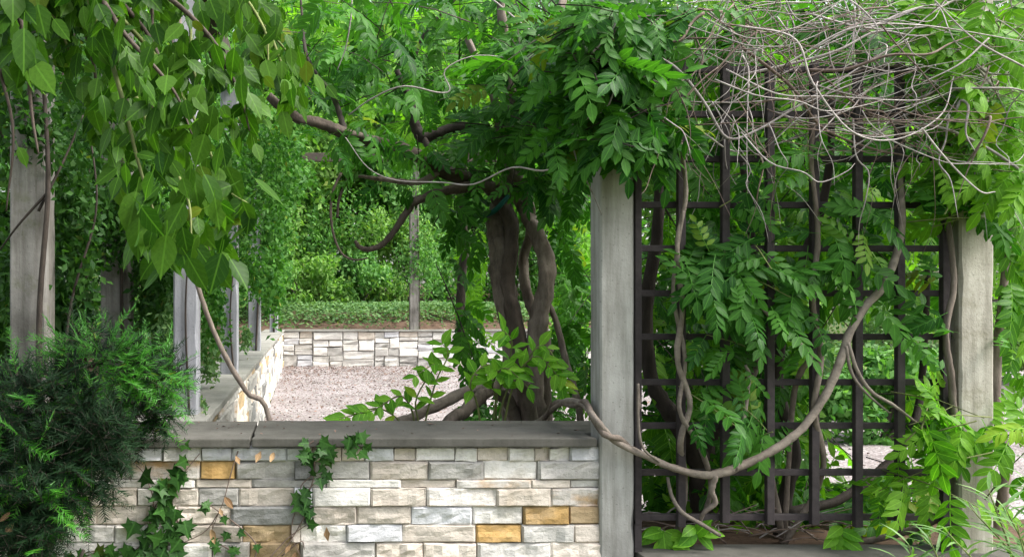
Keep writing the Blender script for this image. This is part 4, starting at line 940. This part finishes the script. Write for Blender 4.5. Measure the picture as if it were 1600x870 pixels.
creeper(Vector((2.36, 20.54, .78)), 'thin creeper clinging to the far pillar', [(648, 400, 26, 70, 20.3, 20.7, 420), (672, 420, 26, 60, 20.3, 21.2, 900), (640, 290, 30, 60, 20.2, 21, 900), (640, 245, 70, 20, 20.2, 21, 700), (630, 420, 20, 60, 20.4, 21, 300)], (.06, .10), 'leaf_bg', [([(656, 514, 20.54), (655, 430, 20.54), (652, 330, 20.54)], .010)], None)

# low plants along the side wall
def low_plant(px, py, Y, rx, ry, n, size, mat, label, dy=.25):
    base = at(px, py, Y); base.z = .69
    t = thing('low_plant', base, label, 'plant', 'low plants along the side wall')
    stem('stem', [base - Vector((0, 0, .02)), base + Vector((0, 0, .06)), base + Vector((.02, 0, .12))], [.006, .005, .003], t, base, M['shoot'], n=6, sides=5)
    P, D, Nn, S = cloud([(px, py - ry * .4, rx, ry, Y - dy, Y + dy, n)], size)
    part('foliage', leaf_mesh('foliage', [batch(T_DIA, P, D, Nn, S)], M[mat], base), t, kind='stuff')
low_plant(325, 575, 5.6, 30, 45, 520, (.03, .05), 'leaf_cover', 'bright leafy plant spilling onto the coping between first and second pillar')
low_plant(330, 520, 6.3, 26, 50, 420, (.03, .05), 'leaf_creeper', 'taller green plant behind the coping near the second pillar')
low_plant(384, 535, 8.8, 14, 22, 320, (.03, .05), 'leaf_cover', 'small bright plant on the coping between second and third pillar')
low_plant(262, 560, 4.7, 26, 60, 520, (.025, .045), 'leaf_cover', 'light green feathery plant left of the corner pillar')
low_plant(316, 638, 4.45, 8, 18, 90, (.02, .03), 'leaf_cover', 'tiny green weed at the foot of the corner pillar')

# ------------------------------------------------------------------ yew in front of the wall
base = Vector((-.95, 3.15, 0))
yw = thing('yew_shrub', base, 'dark green needled yew shrub with brighter tips before the wall', 'shrub')
for i, (dx, dy, h) in enumerate(((0, 0, .9), (.14, .02, .75), (-.15, .05, .85), (.25, -.1, .5), (-.05, -.15, .6), (.2, .1, .95))):
    stem('branch', [base + Vector((dx * .1, dy * .1, 0)), base + Vector((dx * .5, dy * .5, h * .5)), base + Vector((dx, dy, h))], [.022, .015, .005], yw, base, M['bark_dark'], n=12, sides=7, rough=.3)
blobs = [(80, 650, 75, 65, 3.05, 3.35, 150), (160, 690, 40, 35, 3.0, 3.2, 40), (50, 730, 70, 60, 2.95, 3.3, 130), (35, 800, 55, 45, 2.9, 3.25, 90), (150, 570, 65, 55, 3.15, 3.45, 110), (238, 595, 32, 45, 3.25, 3.5, 64), (20, 660, 40, 80, 2.95, 3.3, 80), (60, 740, 70, 70, 3.3, 3.44, 110), (225, 650, 34, 26, 3.2, 3.44, 34), (135, 750, 28, 40, 3.05, 3.2, 22), (15, 860, 45, 30, 2.9, 3.2, 40), (120, 700, 60, 50, 3.25, 3.42, 60)]
P = []; D = []; Nn = []; S = []; P2 = []; D2 = []; N2 = []; S2 = []
tw = MB()
for (cx, cy, rx, ry, y0, y1, n) in blobs:
    for _ in range(int(n * 2.2)):
        a = rng.uniform(0, 6.283); q = math.sqrt(rng.random()); Y = rng.uniform(y0, y1)
        c = np.array(at(cx + rx * q * math.cos(a), cy + ry * q * math.sin(a), Y))
        d = np.array([math.cos(a) * .6 + rng.normal() * .4, -.45 + rng.normal() * .35, -math.sin(a) * .5 + rng.normal() * .4]); d /= np.linalg.norm(d)
        L = rng.uniform(.07, .15); nrm = np.array([rng.normal() * .3, -.4, .85 + rng.normal() * .2]); lat = np.cross(d, nrm); lat /= np.linalg.norm(lat)
        young = (mnoise.noise(Vector(c) * 9) > (-.15 if cy < 600 else .26)) and Y < (y0 + y1) / 2 + .05
        e = c + d * L + np.array([0, 0, -.015]); tw.add(*tube([Vector(c), Vector(e)], [.0014, .0007], sides=3, smoothpath=False))
        m = int(L / .0038)
        t = np.linspace(.05, 1, m); s = np.where(np.arange(m) % 2, 1, -1)
        p = c + d * L * t[:, None]; dd = d * .62 + lat * s[:, None] + rng.normal(size=(m, 3)) * .28
        sz = rng.uniform(.028, .046) * (1.05 - .4 * t)
        (P2 if young else P).append(p); (D2 if young else D).append(dd); (N2 if young else Nn).append(nrm + rng.normal(size=(m, 3)) * .3); (S2 if young else S).append(sz)
part('twigs', tw.mesh('twigs', M['bark_dark'], base), yw, kind='stuff')
part('needles', leaf_mesh('needles', [batch(T_NEEDLE, *map(np.concatenate, (P, D, Nn, S)), wide=None)], M['yew'], base), yw, kind='stuff')
part('young_needles', leaf_mesh('young_needles', [batch(T_NEEDLE, *map(np.concatenate, (P2, D2, N2, S2)))], M['yew_tip'], base), yw, kind='stuff', label='bright green new needle tips')

# ------------------------------------------------------------------ ivy on the wall
def ivy(base, label, runs, size, spread_, dens):
    t = thing('ivy_vine', base, label, 'ivy', 'ivy on the front wall'); ms = leaf_obj_meshes('leaf', T_IVY, M['leaf_ivy'])
    P = []; D = []; Nn = []; S = []; OW = []
    for pts in runs:
        A_ = [at(x, y, FY - .02 if y > 700 else 3.485) for x, y in pts]; cv = catmull(A_, 40); own_ = stem('stem', A_, [.0032, .0026, .0018], t, base, M['twig_brown'], n=24, sides=5)
        for j in range(2, 40, dens):
            if rng.random() < .25: continue
            OW.append(own_); P.append(np.array(cv[j]) + np.array([rng.normal() * spread_, -rng.uniform(.004, .03), rng.normal() * spread_])); D.append(np.array([rng.normal() * .6, -.25, -.7 + rng.normal() * .5]))
            Nn.append(np.array([rng.normal() * .3, -1, .35 + rng.normal() * .25])); S.append(rng.uniform(*size))
    leaf_objects('leaf', ms, np.array(P), np.array(D), np.array(Nn), S, OW, base); return t
ivy(at(500, 690, 3.49), 'small ivy trail hanging from the coping down the wall middle', [[(505, 686), (488, 702), (492, 730), (486, 760), (472, 790), (486, 812)], [(500, 690), (515, 705), (505, 730), (470, 760), (484, 800)], [(545, 690), (553, 684), (548, 700)], [(490, 688), (478, 700), (500, 716)]], (.035, .06), .016, 3)
ivy(at(240, 860, FY - .02), 'broad dark ivy patch climbing the lower wall beside the yew', [[(225, 905), (245, 860), (255, 810), (265, 770), (290, 735), (312, 708)], [(200, 905), (220, 850), (240, 790), (225, 740), (205, 720)], [(260, 905), (272, 850), (280, 820), (262, 790), (250, 760)], [(240, 905), (250, 840), (240, 800), (258, 770), (285, 745)], [(180, 905), (215, 856), (250, 842), (275, 830)], [(240, 905), (262, 870), (256, 820), (262, 790)]], (.045, .08), .03, 3)
ivy(at(140, 885, FY - .02), 'low ivy runner along the wall bottom under the yew', [[(90, 905), (125, 868), (150, 860), (170, 856)], [(30, 905), (60, 868), (100, 866)], [(100, 905), (140, 866), (190, 866)]], (.04, .065), .02, 3)
ivy(at(350, 860, FY - .02), 'sparse ivy sprig low on the wall between tan stones', [[(375, 905), (360, 860), (330, 845), (350, 838)], [(375, 905), (400, 850), (330, 790), (318, 785)]], (.03, .05), .012, 5)
base = at(372, 706, FY - .02)
di = thing('dead_ivy', base, 'dried brown ivy stems and curled dead leaves clinging to the wall', 'ivy')
for pts in ([(372, 704), (362, 735), (350, 780), (342, 800), (330, 830)], [(505, 740), (470, 780), (455, 830), (470, 870)], [(480, 800), (450, 850), (430, 872)], [(420, 872), (450, 840), (478, 820)], [(342, 800), (320, 830), (280, 850)], [(440, 868), (470, 845), (476, 858)]):
    stem('stem', [at(x, y, FY - .018) for x, y in pts], [.0026, .002, .0014], di, base, M['twig_brown'], n=16, sides=4)
pp = [(368, 711), (351, 776), (343, 793), (330, 826), (408, 704), (428, 706), (455, 850), (462, 862), (510, 822), (16, 800), (22, 815)]
P = np.array([at(x, y, FY - .03 if x > 60 else 2.95) for x, y in pp]); n = len(P)
leaf_objects('dead_leaf', leaf_obj_meshes('dead_leaf', [T_LITTER, blade(LEAFLET, .6, -.4, .2)], M['dead_leaf']), P, np.array([[rng.normal() * .5, -.2, -1] for _ in range(n)]), np.array([[rng.normal() * .5, -1, .3] for _ in range(n)]), rng.uniform(.03, .06, n), di, base)

# ------------------------------------------------------------------ narrow-leaved plants at the lower right
def blade_plant(base, label, tops, size, n_leaf):
    t = thing('narrow_leaf_plant', base, label, 'plant', 'narrow leaved plants before the ledge'); P = []; D = []; Nn = []; S = []
    for (px, py, Y) in tops:
        e = at(px, py, Y); mid = base.lerp(e, .55) + Vector((rng.normal() * .03, -.02, .08)); b0 = base + Vector((rng.normal() * .04, rng.normal() * .03, 0)); cv = catmull([b0, mid, e], 30)
        stem('stem', [b0, mid, e], [.005, .004, .0015], t, base, M['shoot'], n=14, sides=5)
        for j in range(8, 30):
            for _ in range(n_leaf):
                a = rng.uniform(0, 6.283); tg_ = (cv[j] - cv[j - 1]).normalized()
                D.append(np.array([math.cos(a), math.sin(a) * .7, .35 + rng.normal() * .25]) + np.array(tg_) * .5); P.append(cv[j]); Nn.append(np.array([rng.normal() * .3, -.3, 1])); S.append(rng.uniform(*size))
    P, D, Nn, S = map(np.array, (P, D, Nn, S)); spread_leaves('foliage', [T_STRAP], [T_STRAP], M['leaf_blade'], P, D, Nn, S, t, base, 140)
blade_plant(Vector((2.22, 2.88, 0)), 'pale narrow leaved plant with arching blades in front of the end pillar', [(1515, 790, 2.9), (1545, 765, 2.95), (1570, 790, 2.85), (1480, 830, 2.85), (1590, 820, 2.8)], (.07, .12), 1)
blade_plant(Vector((1.92, 2.9, 0)), 'smaller narrow leaved plant leaning over the ledge front', [(1420, 850, 2.9), (1400, 870, 2.88), (1450, 835, 2.9), (1470, 880, 2.85)], (.06, .10), 1)
blade_plant(Vector((2.5, 3.0, 0)), 'narrow leaved plant at the lower right corner past the pillar', [(1600, 745, 3.0), (1620, 790, 2.95), (1590, 840, 2.95), (1610, 720, 3.1)], (.07, .12), 1)

# ------------------------------------------------------------------ beyond the court: groundcover, shrubs, trees
n = 30000
X = rng.uniform(-3, 9.4, n); Y = 20.95 + 3.6 * rng.random(n) ** 1.1
Z = np.array([bank_h(a, b) for a, b in zip(X, Y)]) + rng.uniform(0, .20, n) * np.clip((Y - 20.9) / .5, .1, 1)
bare = (Y < 21.9) & (rng.random(n) < .93 - .5 * np.clip(Y - 21.4, 0, 1)); X, Y, Z = X[~bare], Y[~bare], Z[~bare]; n = len(X)
g = bpy.data.objects.new('groundcover', leaf_mesh('groundcover', [batch(T_DIA, np.stack([X, Y, Z], 1), rng.normal(size=(n, 3)) * np.array([1, 1, .3]), np.array([0, -.3, 1]) + rng.normal(size=(n, 3)) * .4, rng.uniform(.06, .12, n))], M['leaf_cover']))
link(g); tag(g, 'low pale green groundcover filling the bank behind the far wall', 'groundcover', kind='stuff')
n = 6500
X = np.abs(rng.normal(0, 3.0, n)) - .4; Y = np.where(rng.random(n) < .5, rng.uniform(4.2, 20.4, n), 20.4 - np.abs(rng.normal(0, 3.5, n))); ok = (X < 12) & (Y > 4.2); X, Y = X[ok], Y[ok]; n = len(X)
g = bpy.data.objects.new('leaf_litter', leaf_mesh('leaf_litter', [batch(T_LITTER, np.stack([X, Y, np.full(n, .022)], 1), rng.normal(size=(n, 3)) * np.array([1, 1, .12]), np.array([0, 0, 1]) + rng.normal(size=(n, 3)) * .3, rng.uniform(.018, .055, n))], M['litter']))
link(g); tag(g, 'brown fallen leaves scattered on the court gravel', 'leaf litter', kind='stuff')

def ball(c, r, n, size, lobes=14, flat=1.0, seed=0):
    """leaves gathered in clumps through an uneven crown"""
    c = np.array(c); r = np.array(r); u = unit(lobes); rad = rng.uniform(.35, .95, lobes)[:, None]
    L = c + u * r * rad; w = rng.uniform(.22, .48, lobes)[:, None] * r
    k = rng.integers(0, lobes, n); v = unit(n) * (rng.random(n) ** .45)[:, None]
    P = L[k] + v * w[k]; out = unit(n) * .6 + v
    D = rng.normal(size=(n, 3)) + np.array([0, 0, -.5]); Nn = out * .8 + np.array([0, 0, .7]) + rng.normal(size=(n, 3)) * .4
    return P, D, Nn, rng.uniform(size[0], size[1], n), L
def shrub(name, x, y, z, r, n, size, mat, label, group, cat='shrub', lobes=14):
    base = Vector((x, y, z)); t = thing(name, base, label, cat, group)
    c = (x, y, z + r[2] * .75); P, D, Nn, S, L = ball(c, r, n, size, lobes)
    P[:, 2] = np.maximum(P[:, 2], z + .01)
    for k in range(4): q = Vector(L[k]); stem('branch', [base - Vector((0, 0, .05)), base.lerp(q, .5) + Vector((0, 0, .05)), q], [.03, .02, .008], t, base, M['bark_dark'], n=8, sides=5)
    part('foliage', leaf_mesh('foliage', [batch(T_DIA, P, D, Nn, S)], M[mat], base), t, kind='stuff')
SG = 'shrubs on the bank'
shrub('garden_shrub', 0.1, 24.2, 1.2, (1.3, .9, .75), 2600, (.08, .17), 'leaf_bgy', 'rounded dark green shrub on the bank behind the last side pillar', SG)
shrub('garden_shrub', 1.35, 24.6, 1.2, (1.0, .9, .95), 2500, (.08, .17), 'leaf_bg', 'mid green shrub on the bank left of the far pillar', SG)
shrub('garden_shrub', 2.2, 25.4, 1.25, (1.2, 1.0, 1.6), 4400, (.09, .16), 'leaf_bgy', 'tall yellowish green shrub directly behind the far pillar', SG)
shrub('garden_shrub', .6, 25.6, 1.25, (1.5, 1.0, 2.0), 5200, (.10, .17), 'leaf_bg', 'tall soft green shrub filling the gap behind the low bank shrubs', SG, lobes=26)
shrub('garden_shrub', -.9, 25.2, 1.25, (1.2, 1.0, 2.4), 4600, (.10, .17), 'leaf_bgy', 'tall light green shrub behind the last side pillar', SG, lobes=26)
shrub('garden_shrub', 3.6, 24.4, 1.2, (1.0, .9, 1.3), 2600, (.08, .17), 'leaf_bg', 'leafy green shrub right of the far pillar', SG)
shrub('garden_shrub', 5.2, 24.3, 1.2, (1.2, 1.0, 1.4), 2600, (.08, .17), 'leaf_bgd', 'dark shrub on the bank behind the wisteria trunks', SG)
shrub('garden_shrub', 7.2, 24.5, 1.2, (1.4, 1.0, 1.8), 2900, (.08, .17), 'leaf_bgy', 'bright shrub at the far end of the bank, behind the front pillar', SG)
shrub('garden_shrub', -1.4, 22.5, 1.0, (1.2, 1.4, 1.5), 2900, (.08, .17), 'leaf_bg', 'green shrub filling the corner behind the creeper pillars', SG)
MG = 'low mounds beyond the trellis'
for i, (x, y, r, mt, lab) in enumerate(((8.3, 16.2, (1.5, 1.0, 1.0), 'leaf_cover', 'pale green mounded shrub glimpsed through the trellis openings'), (10.2, 16.6, (1.5, 1.0, 1.15), 'leaf_cover', 'second pale mounded shrub seen past the trellis end bars'),
        (12.2, 16.0, (1.5, 1.0, 1.0), 'leaf_bgy', 'bright mounded shrub beyond the end pillar'), (7.6, 8.2, (.7, .6, .45), 'leaf_cover', 'low pale plant on the gravel seen through the lower trellis'), (5.4, 9.0, (.8, .6, .5), 'leaf_bg', 'low green plant on the gravel behind the trellis'), (6.6, 11.0, (.9, .7, .5), 'leaf_cover', 'low spreading plant farther back on the gravel'))):
    shrub('mounded_shrub', x, y, 0, r, 4200, (.07, .12), mt, lab, MG, lobes=22)
LG = 'dark shrubs beside the side wall'
for x, y, r, mt, lab in ((-2.3, 6.5, (1.0, 1.2, 1.2), 'leaf_bgd', 'dense dark shrub behind the rough broad pillar'), (-2.1, 9.2, (1.1, 1.4, 1.5), 'leaf_bgd', 'tall dark shrub behind the creeper covered pillars'), (-2.0, 13.0, (1.1, 1.6, 1.7), 'leaf_bg', 'green shrub along the side wall beyond the third pillar'), (-3.4, 7.5, (1.0, 1.5, 2.0), 'leaf_bgd', 'tall green shrub at the left edge behind the pillars'), (-2.2, 17, (1.2, 1.6, 1.8), 'leaf_bg', 'green shrub near the far end of the side wall'), (-1.6, 4.9, (.5, .6, .75), 'leaf_bgd', 'dark shrub at the left edge beside the rough pillar')):  # leftmost tall shrub: dark leaf colour paints in the shadow behind the branches
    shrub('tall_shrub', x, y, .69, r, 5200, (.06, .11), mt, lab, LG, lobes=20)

def tree(x, y, z, h, r, n, size, mat, label, group, lean=0.0, lobes=26, trunk_r=.14, low=.35):
    base = Vector((x, y, z)); t = thing('garden_tree', base, label, 'tree', group)
    c = (x + lean, y, z + h * (low + 1) / 2); P, D, Nn, S, L = ball(c, (r, r * .9, h * (1 - low) / 2), n, size, lobes)
    fork = base + Vector((lean * .4, 0, h * low)); top = Vector(c) + Vector((0, 0, h * .2))
    stem('trunk', [base - Vector((0, 0, .1)), base.lerp(fork, .5) + Vector((.05, 0, 0)), fork, top], [trunk_r, trunk_r * .8, trunk_r * .65, trunk_r * .2], t, base, M['bark_dark'], n=20, sides=9, rough=.3)
    for k in range(7):
        q = Vector(L[k]); stem('limb', [fork, fork.lerp(q, .5) + Vector((0, 0, .2)), q], [trunk_r * .4, trunk_r * .25, trunk_r * .08], t, base, M['bark_dark'], n=10, sides=6)
    part('crown', leaf_mesh('crown', [batch(T_DIA, P, D, Nn, S)], M[mat], base), t, kind='stuff')
TG = 'trees beyond the court'
for x, y, z, h, r, mt, lab in (
    (-6.5, 27, 1.3, 10, 3.2, 'leaf_bgd', 'dark tree far behind the left pillars'), (-2.2, 29, 1.5, 11, 3.2, 'leaf_bg', 'green tree behind the corner of the court'),
    (-.4, 26.5, 1.3, 8.5, 2.2, 'leaf_bgy', 'airy yellow green tree just behind the bank shrubs'), (3.0, 26.8, 1.3, 9, 2.2, 'leaf_bg', 'slim green tree on the bank right of the far pillar'), (1.4, 30, 1.5, 11, 3.4, 'leaf_bgy', 'yellow green tree rising behind the far pillar'), (4.6, 28.5, 1.4, 10.5, 3.2, 'leaf_bg', 'leafy tree behind the twisted wisteria trunk'),
    (8.0, 30, 1.5, 13, 3.8, 'leaf_bg', 'tree behind the front pillar, beyond the bank'), (11.5, 28, 0, 14, 3.8, 'leaf_bgy', 'bright tree seen through the upper trellis'),
    (15.5, 29, 0, 14.5, 4.0, 'leaf_bg', 'broad tree beyond the right half of the trellis'), (19.5, 28, 0, 14, 4.0, 'leaf_bgy', 'bright tree beyond the end pillar'), (23.5, 30, 0, 14, 3.8, 'leaf_bg', 'tree at the right edge far beyond the fence'), (-10, 25, 1.3, 10, 3, 'leaf_bgd', 'dark tree at the far left edge')):
    tree(x, y, z, h, r, 19000, (.14, .25), mt, lab, TG, low=.08, lobes=44)
for x, y, mt, lab in ((-5, 38, 'leaf_bgd', 'hazy dark tree in the farthest row behind the left pillars'), (0.5, 37, 'leaf_bg', 'farthest tree behind the last side pillar'), (5.5, 38, 'leaf_bg', 'farthest tree behind the wisteria trunk'), (10.5, 38, 'leaf_bg', 'farthest tree behind the front pillar'), (16, 38, 'leaf_bgy', 'farthest tree behind the trellis'), (22, 38, 'leaf_bg', 'farthest tree behind the end pillar')):
    tree(x, y, 1.4 if x < 9 else 0, 14, 4.4, 15000, (.22, .36), mt, lab, 'farthest row of trees', low=.02, lobes=50)
for x, y, z, h, r, mt, lab in ((-3.6, 12.5, .69, 6.5, 1.9, 'leaf_bgd', 'dark middle distance tree behind the side wall pillars'), (-4.5, 8.5, .69, 5.5, 1.6, 'leaf_bgd', 'dark tree at left between the outer pillars'), (-2.6, 19, .69, 7, 2.2, 'leaf_bg', 'green tree near the last side pillar'),
    (9.5, 13.5, 0, 5.5, 1.6, 'leaf_bgd', 'small dark tree standing in the court behind the trellis'), (13.0, 12.5, 0, 6.5, 2.0, 'leaf_bgy', 'small bright tree beyond the end pillar')):
    tree(x, y, z, h, r, 11000, (.08, .15), mt, lab, 'nearer trees round the court', trunk_r=.09, low=.3)

# dark wire fence glimpsed at the right edge
base = Vector((7.2, 9.2, 0))
fe = thing('wire_fence', base, 'dark diamond mesh wire fence at the right edge beyond the pillar', 'fence')
for x in (6.55, 7.05, 8.3): part('post', MB().box(x - .02, x + .02, 9.18, 9.22, -.02, 1.35).mesh('post', M['trellis'], base), fe)
for zz in (.75, 1.32): part('rail', MB().box(6.5, 8.4, 9.185, 9.215, zz, zz + .025).mesh('rail', M['trellis'], base), fe)
b = MB()
for k in range(-6, 18):
    for s in (-1, 1):
        x0 = 6.5 + k * .12; p = Vector((x0, 9.2 + s * .004, .77)); q = Vector((x0 + s * .33, 9.2 + s * .004, 1.32))
        if min(p.x, q.x) > 6.5 and max(p.x, q.x) < 8.4: b.add(*tube([p, q], [.003, .003], sides=4, smoothpath=False))
part('wire_mesh', b.mesh('wire_mesh', M['trellis'], base), fe)

n = 60
X = rng.uniform(-.75, 1.05, n); Y = rng.uniform(3.53, 4.03, n)
g = bpy.data.objects.new('coping_litter', leaf_mesh('coping_litter', [batch(T_LITTER, np.stack([X, Y, np.full(n, ZC + .003)], 1), rng.normal(size=(n, 3)) * np.array([1, 1, .1]), np.array([0, 0, 1]) + rng.normal(size=(n, 3)) * .25, rng.uniform(.006, .02, n) * np.where(rng.random(n) < .12, 1.9, 1))], M['litter']))
link(g); tag(g, 'tiny dry leaf crumbs scattered on the front coping', 'leaf litter', kind='stuff')

n = 5200
Y = 6.5 + 13.8 * rng.random(n) ** .8; X = rng.uniform(-.42, 9, n)
oc = np.array([(1, 0, 0), (0, 1, 0), (-1, 0, 0), (0, -1, 0), (0, 0, .7), (0, 0, -.4)], float); of = np.array([(0, 1, 4), (1, 2, 4), (2, 3, 4), (3, 0, 4), (1, 0, 5), (2, 1, 5), (3, 2, 5), (0, 3, 5)])
g = bpy.data.objects.new('pebbles', leaf_mesh('pebbles', [batch((oc, of, np.zeros((6, 3))), np.stack([X, Y, np.full(n, .016)], 1), rng.normal(size=(n, 3)) * np.array([1, 1, .1]), np.array([0, 0, 1]) + rng.normal(size=(n, 3)) * .15, rng.uniform(.008, .021, n), rng.uniform(.6, 1.1, n))], M['grey']))
link(g); tag(g, 'loose pale pebbles on the court floor', 'pebbles', kind='stuff')
